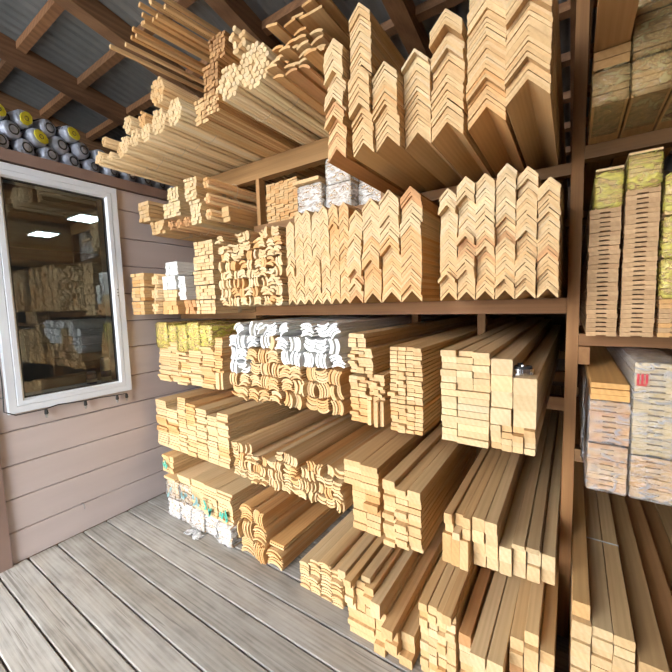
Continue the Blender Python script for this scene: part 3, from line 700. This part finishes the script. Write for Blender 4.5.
for i in range(10):
    for j in range(6):
        xa = -1.685+i*0.0815; zz = ZC+0.040+j*0.0765
        white = j >= 3 or (j == 2 and i in (0, 1))
        if (i, j) in ((2, 3), (3, 3), (4, 4), (4, 3)): white = False
        if j == 5 and i in (0, 6): continue
        rot = R.choice([0, PI/2, PI, -PI/2, PI/4 if j == 5 else 0])+R.uniform(-.25, .25)
        cluster('white_profile_strip' if white else 'raw_profile_strip', xa+R.uniform(-.002, .002), zz, 0.079 if rot % (PI/2) < .3 or rot % (PI/2) > 1.27 else 0.07, 4 if white else 5, rot, 1.425+R.uniform(-.018, .018), 2.9,
                [(1, 1, 1), (0.96, 0.97, 1.0), (1, 0.98, 0.94)] if white else (ORNG+WARM if R.random() < 0.45 else PALE+WARM),
                '%s bowed strip, %s bunch from the laths, %s row up, middle shelf' % ('white primed' if white else 'raw pine', ORD(i+1), ORD(j+1)),
                'white primed strips on the middle shelf' if white else 'raw bowed strips on the middle shelf', mat=PAINTED if white else MOULD, thick=0.82 if white else 0.88)
GK = 'laths of the ragged pack'
grid('narrow_lath', -0.860, -0.762, 2, ZC, [0.0165]*7, 1.402, 2.9, ORNG, 'narrow orange lath, {u}, {c} foot column of the ragged pack', 'lath', GK)
grid('narrow_lath', -0.860, -0.770, 2, ZC+0.117, [0.017]*6, 1.40, 2.9, WARM+PALE, 'narrow lath, {u}, {c} middle column of the ragged pack', 'lath', GK, p=0.2)
for i in range(4):
    o = link('narrow_lath', board_mesh(0.112, 0.0175, 2.9), None, (-0.758+0.0195*i, 1.385+jy(.01), ZC+0.0575), (0, PI/2, 0), tint(WARM)); tag(o, 'narrow lath on edge, %s from the orange foot of the ragged pack' % ORD(i+1), 'lath', 'laths on edge in the ragged pack')
grid('narrow_lath', -0.765, -0.682, 3, ZC+0.116, [0.0165]*7, 1.41, 2.9, WARM, 'narrow lath, {u}, {c} column over the edge laths of the ragged pack', 'lath', GK, p=0.3)
grid('narrow_lath', -0.852, -0.732, 3, ZC+0.2335, [0.0145]*8, 1.395, 2.9, WARM+PALE, 'narrow lath, {u}, {c} top column of the ragged pack', 'lath', GK, p=0.25)
for i in range(2):
    column('narrow_lath', -0.853+0.046*i, -0.809+0.046*i, ZC+0.352, [0.0215]*3, 1.385, 2.9, PALE, 'pale lath, {u}, in the {c} small pile on the ragged pack', 'lath', GK, c=ORD(i+1))
for tier, (dx, z0, n) in enumerate(((0.004, 0.0, 7), (0.0, 0.121, 7), (-0.003, 0.242, 7))):
    grid('narrow_lath', -0.648+dx, -0.502+dx, 4, ZC+z0, [0.0172]*n, 1.382+0.006*tier, 2.9, (WARM+ORNG[:1]) if tier == 0 else WARM+PALE[2:], 'narrow lath, {u}, {c} column, %s tier of the neat pack' % ('bottom', 'middle', 'top')[tier], 'lath', 'laths of the neat three-tier pack', js=0.004)
GN = 'pale planks of the wide block'
for q, z0 in enumerate((0.0, 0.104)):
    tw = ('lower', 'upper')[q]
    column('pale_plank', -0.422, -0.362, ZC+z0, [0.026]*3, 1.378, 2.9, PALE+CREAM, 'narrow pale plank, {u}, %s half of the wide block, middle shelf' % tw, 'plank', GN, js=.003, p=0)
    column('pale_plank', -0.360, -0.245, ZC+z0, [0.026]*3, 1.378, 2.9, PALE+CREAM, 'broad pale plank, {u}, %s half of the wide block, middle shelf' % tw, 'plank', GN, js=.003, p=0)
    column('pale_plank', -0.424, -0.243, ZC+z0+0.078, [0.0255], 1.372, 2.9, PALE+CREAM, 'full-width pale plank capping the %s half of the wide block' % tw, 'plank', GN, js=.003, p=0)
grid('pale_plank', -0.424, -0.243, 3, ZC+0.209, [0.0255]*5, 1.378, 2.9, PALE+CREAM, 'pale plank, {u}, {c} column on the wide block, middle shelf', 'plank', GN, js=.006, p=0.1)
for q, (xa, xb, h, yy) in enumerate(((-0.424, -0.364, 0.026, 1.365), (-0.362, -0.304, 0.022, 1.385), (-0.302, -0.243, 0.024, 1.36))):
    column('pale_plank', xa, xb, ZC+0.337, [h], yy, 2.9, PALE+CREAM, 'loose pale plank along the top of the wide block, %s of three' % ORD(q+1), 'plank', GN, p=0)
grid('small_batten', -0.240, -0.094, 4, ZC, [0.0245]*4, 1.378, 2.9, WARM+PALE, 'small batten, {u}, {c} column under the thick timbers, middle shelf', 'batten', 'small battens under the thick timbers', p=0.35, big=0.02)
column('thick_timber', -0.240, -0.168, ZC+0.099, [0.062, 0.060, 0.060, 0.060], 1.37, 2.9, PALE+CREAM, 'thick timber, {u}, in the higher pile beside the tape measure', 'timber', 'thick timbers on the middle shelf', p=0.1)
column('thick_timber', -0.166, -0.092, ZC+0.099, [0.062, 0.060, 0.060], 1.368, 2.9, PALE+CREAM, 'thick timber, {u}, in the pile carrying the tape measure', 'timber', 'thick timbers on the middle shelf', p=0.1)
# tape measure lying flat on the right-hand timber
tm = empty('tape_measure', (-0.142, 1.418, ZC+0.2812), (0, 0, 0.35)); tag(tm, 'small chrome tape measure with a black top lying on the thick timbers', 'tape measure')
def blob(r, n=18): return [(r*math.cos(2*PI*k/n)*(1.0 if math.cos(2*PI*k/n) > 0 else 1.12), r*0.86*math.sin(2*PI*k/n)) for k in range(n)]
MB().prism(blob(0.034), 0.0, 0.022, 'Z').build('case', STEEL, tm)
MB().prism(blob(0.029), 0.0222, 0.030, 'Z').build('grip', RUBBER, tm)
MB().lathe([(0.011, 0.0302), (0.010, 0.033), (0.004, 0.034)], 'Z', 14).build('badge', STEEL, tm)
MB().box(-0.012, 0.004, 0.018, 0.026, 0.0225, 0.036).build('lock_button', RUBBER, tm)
MB().box(-0.056, -0.0375, -0.009, 0.009, 0.004, 0.005).box(-0.057, -0.056, -0.009, 0.009, 0.0, 0.005).build('tape_end', DULLMETAL, tm)

# ------------------------------------------------------------------ level D (shelf top 1.50)
ZD = 1.50; ZDL = 1.46
for k in range(5):
    strip_bundle('strip_bundle', -2.035+R.uniform(-.006, .006), -1.845+R.uniform(-.006, .006), ZDL+0.092*k, ZDL+0.092*k+0.087, 5, 4, 1.44+R.uniform(-.01, .01), 2.9, PALE+WARM[2:3],
                 'pale strip bundle, %s in the column of five, upper shelf' % up(k, 5), 'column of five strip bundles', band=0.18)
for k in range(3):
    strip_bundle('strip_bundle', -2.71+0.01*k, -2.545+0.01*k, ZDL+0.1*k, ZDL+0.1*k+0.096, 3, 4, 1.375, 2.9, WARM+ORNG, 'orange strip bundle, %s of three against the cabin wall, upper shelf' % up(k, 3), 'orange bundles against the wall')
for k in range(3):
    dowel_bundle('dowel_bundle', -2.45+0.008*k, ZDL+0.048+0.094*k, 0.046, 0.0105, 1.40, 2.9, PALE+WARM, 'small dowel bundle, %s of three beside the orange strip bundles' % up(k, 3), 'small dowel bundles on the upper shelf')
strip_bundle('strip_bundle', -2.37, -2.20, ZDL, ZDL+0.088, 3, 3, 1.41, 2.9, ORNG, 'orange strip bundle under the white-ended bundles on the upper shelf', None)
strip_bundle('strip_bundle', -2.37, -2.21, ZDL+0.09, ZDL+0.165, 3, 3, 1.42, 2.9, PALE, 'cream strip bundle between an orange bundle and a white bundle', None)
WHT = [(1, 0.99, 0.97), (0.97, 0.96, 0.93)]
strip_bundle('white_strip_bundle', -2.37, -2.215, ZDL+0.168, ZDL+0.26, 3, 4, 1.42, 2.9, WHT, 'white primed strip bundle lying on the cream bundle', None, mat=PAINTED)
strip_bundle('white_strip_bundle', -2.325, -2.19, ZDL+0.263, ZDL+0.35, 3, 4, 1.42, 2.9, WHT, 'white primed strip bundle topmost in its pile on the upper shelf', None, mat=PAINTED)
strip_bundle('white_strip_bundle', -2.185, -2.115, ZDL+0.095, ZDL+0.25, 2, 6, 1.42, 2.9, WHT, 'tall narrow white primed strip bundle beside the column of five', None, mat=PAINTED)
strip_bundle('strip_bundle', -2.175, -2.06, ZDL, ZDL+0.09, 3, 4, 1.45, 2.9, RED, 'reddish strip bundle under the tall narrow white bundle', None)
for i in range(9):
    for j in range(8):
        xa = -1.776+i*0.0575; zz = ZD+0.028+j*0.0525
        if j == 7 and i in (1, 2, 5): continue
        cluster('rounded_strip', xa, zz, 0.0575, 3, R.choice([0, PI/2, PI, -PI/2])+R.uniform(-.25, .25), 1.45+R.uniform(-.015, .012), 2.9, CREAM+PALE+WARM[2:3] if R.random() < .85 else ORNG,
                'cream rounded strip, %s bunch from the five bundles, %s row up, upper shelf' % (ORD(i+1), ORD(j+1)), 'rounded strips on the upper shelf', ang=100, thick=0.96)
for i in range(7):
    corner_stack('narrow_corner_strip', -1.230+0.0545*i, 0.052, ZD, [30, 33, 33, 32, 33, 33, 33][i], 0.0135, 1.45, 2.9, [(2.0, WARM+PALE[2:]), (1.0, PALE+WARM), (1.2, PALE)] if i < 5 else [(1, WARM+ORNG)],
                 'narrow %s corner strip, {u}, {c} slim stack from the rounded strips' % ('pale' if i < 5 else 'golden'), 'narrow corner strips', p=0.12, big=0.012, c=ORD(i+1))
mids = [(-0.842, 0.075, 29, [(1, WARM+RED), (2, PALE+WARM)], 'slimmest'), (-0.757, 0.088, 31, [(2, WARM+ORNG), (1.2, PALE)], 'second'), (-0.664, 0.092, 32, [(2, WARM+ORNG), (1.6, PALE)], 'tallest'), (-0.569, 0.092, 32, [(2.4, ORNG+WARM), (1, PALE), (0.5, RED)], 'orange-capped')]
for xc, w, n, pals, word in mids:
    corner_stack('corner_strip', xc, w-0.002, ZD, n, 0.0135, 1.45, 2.9, pals, 'corner strip, {u}, %s of the four middle stacks, upper shelf' % word, 'corner strips of the four middle stacks', p=0.18)
tops = [1.935, 1.955, 1.965, 1.985, 1.955, 1.92]
for i in range(6):
    corner_stack('corner_strip', -0.402+0.0655*i, 0.0635, ZD, int((tops[i]-0.035-ZD)/0.0135), 0.0135, 1.40+0.006*i, 2.9, [(1, WARM+ORNG[2:]), (0.5, RED+WARM if i in (1, 2, 3, 5) else WARM), (0.6, PALE+WARM), (1.0, CREAM+PALE if i < 4 else PALE+WARM)],
                 'corner strip, {u}, {c} stack from the rack post, upper shelf', 'corner strips of the post block', p=0.24, big=0.03, c=ORD(6-i))

# ------------------------------------------------------------------ level E (shelf top 2.04)
ZE = 2.038
ye = 1.50
strip_bundle('strip_bundle', -2.60, -2.44, ZE, ZE+0.092, 4, 4, ye, 2.9, WARM, 'cream strip bundle jutting out on the high shelf by the cabin wall', None, band=0.2)
strip_bundle('strip_bundle', -2.68, -2.545, ZE+0.095, ZE+0.235, 3, 5, ye-0.04, 2.9, WARM+PALE, 'tall cream strip bundle leaning over the jutting one, high shelf', None, band=0.2)
for i in range(3):
    dowel_bundle('dowel_bundle', -2.39+0.095*i, ZE+0.045, 0.045, 0.0115, 1.52, 2.9, RED+DARKRED, 'brown dowel bundle, %s from the jutting cream bundle, high shelf' % ORD(i+1), 'brown dowel bundles')
strip_bundle('cream_strip_bundle', -2.43, -2.235, ZE+0.092, ZE+0.19, 5, 5, ye, 2.9, CREAM, 'wide whitish strip bundle over the brown dowels on the high shelf', None, band=0.2)
strip_bundle('cream_strip_bundle', -2.37, -2.25, ZE+0.193, ZE+0.285, 4, 5, ye, 2.9, CREAM, 'small whitish strip bundle on the wide whitish one, high shelf', None)
strip_bundle('cream_strip_bundle', -2.10, -1.99, ZE, ZE+0.15, 4, 7, ye-0.02, 2.9, CREAM, 'upright whitish strip bundle standing on the high shelf', None)
strip_bundle('strip_bundle', -2.13, -2.005, ZE+0.153, ZE+0.292, 4, 7, ye-0.03, 2.9, CREAM+PALE, 'tall pale strip bundle on top of the upright whitish one', None, band=0.2)
for q, (xc, zc) in enumerate(((-1.94, 0.05), (-1.945, 0.148), (-1.95, 0.246))):
    dowel_bundle('dowel_bundle', xc, ZE+zc, 0.045, 0.0115, 1.50, 2.9, WARM+ORNG+RED, 'tan dowel bundle, %s of three beside the tall pale strip bundle' % up(q, 3), 'tan dowel bundles in a column')
column('flat_batten', -1.875, -1.81, ZE, [0.03]*3, 1.56, 2.9, WARM, 'flat batten, {u}, beside the tan dowel bundles, high shelf', 'batten', 'battens on the high shelf')
strip_bundle('strip_pack', -1.69, -1.425, ZE, ZE+0.245, 7, 18, 1.765, 2.4, ORNG+WARM, 'woven-looking orange pack of strip ends set back on the high shelf', None)
strip_bundle('wrapped_pack', -1.40, -1.225, ZE, ZE+0.165, 3, 6, 1.74, 2.4, PALE, 'small film-wrapped pack with a board on top, high shelf', None, film=FILMTHICK)
column('pine_plank', -1.415, -1.22, ZE+0.170, [0.022], 1.70, 2.4, WARM, 'single plank lying on the small film-wrapped pack', 'plank', None, p=0)
for i in range(2):
    for k in range(2):
        strip_bundle('wrapped_pack', -1.205+0.17*i, -1.04+0.17*i, ZE+0.145*k, ZE+0.145*k+0.140, 3, 6, 1.76 if i == 0 else 1.84, 2.4, PALE, 'film-wrapped pack, %s in the %s pile from the small pack, high shelf' % (up(k, 2), ORD(i+1)), 'film-wrapped packs on the high shelf', film=FILMTHICK)
U = [(-0.755, 0.080, 1.175, 2.455, [(1.15, RED+WARM), (1.3, PALE)], 'reddish-footed stack', 0.012),
     (-0.650, 0.084, 1.19, 2.545, [(0.9, WARM), (1.2, PALE+WARM)], 'slim tall stack', 0.0),
     (-0.560, 0.092, 1.205, 2.325, [(1, WARM), (1, WARM+ORNG), (0.5, PALE)], 'shortest stack', 0.0),
     (-0.466, 0.094, 1.25, 2.362, [(1, WARM), (1, PALE+WARM), (0.4, CREAM)], 'short stack beside the shortest', 0.0),
     (-0.363, 0.104, 1.245, 2.438, [(1, WARM), (1, WARM+PALE)], 'middle-height stack', 0.0),
     (-0.238, 0.110, 1.235, 2.54, [(0.8, ORNG+WARM), (1, WARM+PALE), (1, PALE)], 'tall stack next to the end one', 0.0),
     (-0.118, 0.108, 1.155, 2.50, [(1, WARM), (1, WARM+PALE), (1, PALE+CREAM)], 'tall end stack by the post', 0.0)]
for xc, w, yy, z1, pals, word, lean in U:
    corner_stack('wide_corner_strip', xc, w, ZE, int((z1-ZE-w/2)/0.0125), 0.0125, yy, 3.0 if z1 < 2.5 else 2.8, pals, 'wide corner strip, {u}, %s, high shelf' % word, 'wide corner strips on the high shelf', p=0.16, big=0.03, lean=lean)

# ------------------------------------------------------------------ level F (shelf top 2.45)
ZF = 2.45
for q, (xc, zc, r, pal, yy, wd) in enumerate(((-2.645, 2.502, 0.050, PALE, 1.20, 'over the wall edge'), (-2.555, 2.585, 0.042, WARM, 1.20, 'small, raised near the wall edge'), (-2.540, 2.496, 0.044, PALE, 1.22, '2nd from the cabin wall'), (-2.43, 2.515, 0.060, WARM, 1.24, '3rd from the cabin wall'),
                             (-2.310, 2.505, 0.054, PALE, 1.20, '4th from the cabin wall'), (-2.258, 2.605, 0.056, PALE, 1.20, 'raised between two pale ones'), (-2.19, 2.512, 0.060, PALE, 1.20, '5th from the cabin wall'), (-2.13, 2.605, 0.045, ORNG, 1.22, 'small orange, raised'),
                             (-2.070, 2.507, 0.056, PALE, 1.20, '6th from the cabin wall'), (-1.938, 2.53, 0.076, PALE, 1.20, 'large, under the golden one'), (-1.930, 2.685, 0.074, WARM+ORNG[2:], 1.20, 'large golden, topmost'), (-1.785, 2.535, 0.080, CREAM+PALE, 1.20, 'large whitish, beside the tan strips'))):
    dowel_bundle('dowel_bundle', xc, zc, r, 0.0105, yy, 2.2, pal, 'round dowel bundle on the topmost shelf, '+wd, 'round dowel bundles on the topmost shelf')
for q, (xc, zc, r) in enumerate(((-1.355, 2.535, 0.083), (-1.19, 2.545, 0.093))):
    dowel_bundle('dowel_bundle', xc, zc, r, 0.0115, 1.20, 2.2, CREAM+PALE, '%s round dowel bundle, topmost shelf, beside the %s' % (('large', 'brown strip bundles'), ('largest', 'heaped bowed strips'))[q], 'large dowel bundles')
dowel_bundle('dowel_bundle', -1.285, 2.685, 0.058, 0.0125, 1.20, 2.2, PALE+WARM, 'loose round dowel bundle resting on the two large ones', None, jit=0.012)
strip_bundle('strip_bundle', -1.68, -1.575, ZF, ZF+0.12, 4, 6, 1.25, 2.2, WARM, 'tan strip bundle on the topmost shelf between the dowel bundles', None)
for i, (xa, za, c_) in enumerate(((-1.565, 0.0, WARM), (-1.56, 0.115, DARKRED), (-1.50, 0.23, DARKRED))):
    strip_bundle('brown_strip_bundle', xa, xa+0.110, ZF+za, ZF+za+0.112, 5, 7, 1.22, 2.2, c_+DARKRED, 'brown strip bundle, %s of three beside the large dowel bundles' % up(i, 3), 'brown strip bundles on the topmost shelf')
rods = [(-1.944, 2.800), (-1.849, 2.785), (-1.808, 2.806), (-1.778, 2.828), (-1.706, 2.824), (-1.708, 2.866), (-1.658, 2.862), (-1.623, 2.880), (-1.575, 2.835), (-1.499, 2.795), (-1.54, 2.86), (-1.66, 2.80), (-1.615, 2.80), (-1.57, 2.79), (-1.75, 2.785)]
for q, (xa, za) in enumerate(rods):
    o = link('square_rod', board_mesh(0.019, 0.017, 1.9), None, (xa, 1.0+R.gauss(0, .012), za-0.009), (-0.012, 0, -0.13+R.gauss(0, .004)), tint(WARM+ORNG))
    tag(o, 'long square pine rod jutting out over the dowel bundles under the roof', 'rod', 'square rods under the roof')
lt = 'brown bowed strip in the loose heap beside the wide corner strips, topmost shelf'
for i in range(4):
    for k in range(6 if i < 3 else 5):
        o = link('heaped_strip', crescent_mesh(0.064, 0.011, 2.2, 60), None, (-1.055+0.067*i+R.gauss(0, .003), 1.20+R.gauss(0, .02), ZF+0.004+0.0235*k), (0, R.gauss(0, .14), 0), tint(WARM+ORNG+RED))
        tag(o, lt, 'timber strip', 'bowed strips on the topmost shelf')
for (xa, za, ro) in ((-1.04, 0.168, 0.22), (-0.975, 0.172, -0.12), (-0.905, 0.175, 0.08), (-0.845, 0.160, 0.0), (-0.95, 0.196, 0.10), (-0.88, 0.203, -0.08), (-0.85, 0.228, 0.05)):
    o = link('heaped_strip', board_mesh(0.060, 0.010, 2.2), None, (xa, 1.20+R.gauss(0, .02), ZF+za), (0, ro, 0), tint(WARM+ORNG)); tag(o, 'brown flat strip lying across the loose heap of bowed strips, topmost shelf', 'timber strip', 'flat strips on the topmost shelf')

# ------------------------------------------------------------------ right-hand bay
def grooved_mesh(w, h, L, mat=PINE):
    """lining board: shallow relief groove across the middle of its underside, eased edges"""
    def mk():
        a = w/2; g = w*0.17; d = h*0.26; c = 0.0012
        P = [(-a+c, 0), (-g, 0), (-g, d), (g, d), (g, 0), (a-c, 0), (a, c), (a, h-c), (a-c, h), (-a+c, h), (-a, h-c), (-a, c)]
        return MB().prism(P, 0, L).mesh('lining', mat)
    return cached(('g', round(w, 3), round(h, 4), L), mk)
def lining(xa, xb, z, n, h, y0, pal, label, group):
    for k in range(n):
        o = link('lining_board', grooved_mesh(xb-xa-0.003, h-0.0007, 2.9), None, ((xa+xb)/2+R.gauss(0, .0007), y0+jy(.002, .05, .006), z+k*h), None, tint(pal)); tag(o, fmt(label, up(k, n)), 'board', group)
    return z+n*h
ZR = 1.354
DIM = [(0.80, 0.72, 0.68), (0.74, 0.65, 0.60), (0.86, 0.78, 0.75)]  # pinkish-brown lining tones, darkened further to carry the bay's shade
GR = 'grooved lining boards in the bay'
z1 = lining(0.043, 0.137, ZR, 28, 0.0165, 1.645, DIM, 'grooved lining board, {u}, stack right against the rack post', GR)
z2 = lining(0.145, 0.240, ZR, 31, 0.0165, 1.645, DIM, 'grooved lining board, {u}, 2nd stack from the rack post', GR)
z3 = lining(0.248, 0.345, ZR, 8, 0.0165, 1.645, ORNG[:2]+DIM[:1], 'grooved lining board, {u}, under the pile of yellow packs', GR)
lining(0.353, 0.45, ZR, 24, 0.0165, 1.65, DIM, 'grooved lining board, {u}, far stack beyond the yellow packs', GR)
GY = 'yellow wrapped board packs'
strip_bundle('yellow_wrapped_pack', 0.058, 0.138, z1+0.002, z1+0.132, 1, 8, 1.66, 2.8, WARM, 'yellow film-wrapped pack on the lining boards against the post', GY, film=FILMY)
strip_bundle('yellow_wrapped_pack', 0.150, 0.240, z2+0.002, z2+0.118, 1, 8, 1.65, 2.8, WARM, 'yellow film-wrapped pack on the 2nd stack of lining boards', GY, film=FILMY)
for k in range(3):
    strip_bundle('yellow_wrapped_pack', 0.25, 0.343, z3+0.002+0.14*k, z3+0.137+0.14*k, 1, 8, 1.65, 2.8, WARM, 'yellow film-wrapped pack, %s of the pile of three, right-hand bay' % up(k, 3), GY, film=FILMY)
for q, (xa, zz, w) in enumerate(((0.098, z1+0.135, 0.080), (0.195, z2+0.121, 0.090))):
    o = link('pine_plank', board_mesh(w, 0.008, 2.8), None, (xa, 1.650, zz), None, tint(PALE)); tag(o, 'thin pale board lying on the yellow pack %s' % ('against the post', 'of the 2nd stack')[q], 'board', 'boards on yellow packs')
ZT = 2.087
GT = 'film-wrapped packs on the top shelf of the bay'
BRN = [(0.80, 0.66, 0.46), (0.72, 0.58, 0.40)]
for i, (xa, xb) in enumerate(((0.033, 0.124), (0.128, 0.222), (0.226, 0.32))):
    strip_bundle('dull_wrapped_pack', xa, xb, ZT, ZT+0.103, 1, 6, 1.43, 2.2, BRN, 'film-wrapped pack, lowest, %s from the post, top shelf of the bay' % ORD(i+1), GT, film=FILMDULL)
    if i:
        for k in range(2):
            strip_bundle('dull_wrapped_pack', xa, xb, ZT+0.108+0.118*k, ZT+0.221+0.118*k, 1, 6, 1.43, 2.2, BRN, 'film-wrapped pack, %s, %s from the post, top shelf of the bay' % (('2nd up', 'topmost')[k], ORD(i+1)), GT, film=FILMDULL)
column('wide_board', 0.033, 0.124, ZT+0.106, [0.028, 0.028], 1.43, 2.2, BRN, 'wide brown board, {u} of two on the wrapped pack by the post', 'board', 'wide boards on the top shelf', p=0)
column('wide_board', 0.033, 0.124, ZT+0.164, [0.028]*3, 1.06, 2.6, [(0.72, 0.55, 0.40)], 'wide brown board, {u} of three jutting far out over the bay', 'board', 'jutting boards of the bay', p=0)
ZM = 0.870
GW = 'shrink-wrapped lining packs'
def lining_pack(name, xa, xb, z, n, h, y0, pal, label, film):
    t = empty(name, ((xa+xb)/2, y0, z)); tag(t, label, 'pack', GW)
    for k in range(n):
        link('lining_board', grooved_mesh(xb-xa-0.003, h-0.001, 2.9), t, (R.gauss(0, .0008), R.gauss(0, .002), k*h), None, tint(pal))
    a = (xb-xa)/2+0.002; hh = n*h+0.002; c = 0.006
    P = [(-a+c, -0.0015), (a-c, -0.0015), (a, c), (a, hh-c), (a-c, hh), (-a+c, hh), (-a, hh-c), (-a, c)]
    s = MB(); q = len(P); rings = [(0.93, -0.012), (1.0, -0.006), (1.0, 0.3), (1.0, 2.9)]
    for f_, yy in rings:
        for px, pz in P: s.v.append((px*f_, yy, hh/2+(pz-hh/2)*f_))
    for b in range(len(rings)-1):
        for k in range(q): s.f.append((b*q+k, b*q+(k+1) % q, (b+1)*q+(k+1) % q, (b+1)*q+k))
    s.f.append(tuple(range(q))); s.build('film', film, t, smooth=True)
    return t
lining_pack('lining_pack', 0.053, 0.158, ZM, 9, 0.0172, 1.40, ORNG+WARM, 'brown lining pack in clear film, lowest beside the post', FILM)
lining_pack('lining_pack', 0.055, 0.160, ZM+0.158, 8, 0.0172, 1.405, RED+ORNG, 'reddish lining pack in clear film under the honey-coloured boards', FILM)
column('lining_plank', 0.057, 0.158, ZM+0.299, [0.0185]*3, 1.41, 2.9, [(1.0, 0.80, 0.52), (0.95, 0.76, 0.48)], 'honey-coloured board, {u}, on the film-wrapped packs beside the post', 'board', 'honey boards in the bay', p=0)
lining_pack('lining_pack', 0.164, 0.272, ZM, 8, 0.0172, 1.40, ORNG+WARM, 'brown lining pack in clear film under the tall pale pack', FILM)
tp = lining_pack('lining_pack', 0.163, 0.273, ZM+0.141, 16, 0.0180, 1.395, [(1.0, 1.10, 1.12), (0.96, 1.06, 1.05)], 'tall pale lining pack with red print on its film', FILM)
for dx in (0.0, 0.010, 0.020):
    MB().box(-0.050+dx, -0.044+dx, -0.0145, -0.0125, 0.225, 0.255).build('red_print', REDINK, tp)
MB().box(-0.050, -0.026, -0.0145, -0.0125, 0.219, 0.224).build('red_print', REDINK, tp)
lining_pack('lining_pack', 0.279, 0.386, ZM, 22, 0.0172, 1.41, WARM, 'tan lining pack beyond the tall pale pack', FILM)
s = MB(); q = 9
for i in range(q):
    for j in range(6):
        s.v.append((0.042+0.005*math.sin(i*1.7+j*2.1), 1.43+0.03*j+0.006*math.cos(i*2.3+j), 0.94+0.034*i+0.004*math.sin(j*3+i)))
for i in range(q-1):
    for j in range(5): s.f.append((i*6+j, i*6+j+1, (i+1)*6+j+1, (i+1)*6+j))
o = s.build('loose_film', FILM, smooth=True); tag(o, 'torn clear film hanging loose beside the brown lining pack by the post', 'film')
o.modifiers.new('thick', 'SOLIDIFY').thickness = 0.0008
for i in range(3):
    xa = 0.0260+0.0558*i
    z = column('bay_batten', xa, xa+0.0560, 0.0, [0.045]*5, 1.345, 3.0, ORNG[:1]+RED[:1], 'orange-brown batten, {u}, foot of the {c} column from the post, bay floor', 'batten', 'lower battens of the bay floor stack', p=0, c=ORD(i+1))
    column('bay_batten', xa, xa+0.0560, z, [0.0335]*6, 1.345, 3.0, PALE+WARM[2:3], 'pale batten, {u}, {c} column from the post, bay floor stack', 'batten', 'battens of the bay floor stack', p=0.15, big=0.01, c=ORD(i+1))
column('bay_batten', 0.0255, 0.078, 0.4265, [0.055], 1.365, 3.0, [(1.0, 0.88, 0.7)], 'single thick batten on top of the bay floor stack', 'batten', None, p=0)
for i, (n, c_) in enumerate(((8, WARM), (7, RED), (6, RED), (6, WARM), (5, RED), (5, WARM))):
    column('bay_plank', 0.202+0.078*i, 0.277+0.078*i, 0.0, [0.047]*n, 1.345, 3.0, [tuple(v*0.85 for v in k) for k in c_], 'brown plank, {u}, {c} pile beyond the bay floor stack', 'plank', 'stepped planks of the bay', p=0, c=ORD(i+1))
st = MB().box(0.0815, 0.1942, 1.862, 1.872, 0.4266, 0.4276).box(0.1935, 0.1943, 1.862, 1.872, 0.15, 0.4276).build('packing_strap', STRAP); tag(st, 'white packing strap across the bay floor stack', 'strap')
# torn film scrap trailing on the deck
s = MB(); nx_, ny_ = 12, 5
for i in range(nx_):
    for j in range(ny_):
        s.v.append((-2.13+0.014*i, 1.362-0.016*j-0.008*math.sin(i*0.9), 0.003+0.005*abs(math.sin(i*0.7+j*0.9))))
for i in range(nx_-1):
    for j in range(ny_-1): s.f.append((i*ny_+j, i*ny_+j+1, (i+1)*ny_+j+1, (i+1)*ny_+j))
o = s.build('film_scrap', FILMTHICK, smooth=True); tag(o, 'torn white film scrap trailing on the deck before the wrapped bundles', 'film')
o.modifiers.new('thick', 'SOLIDIFY').thickness = 0.0008
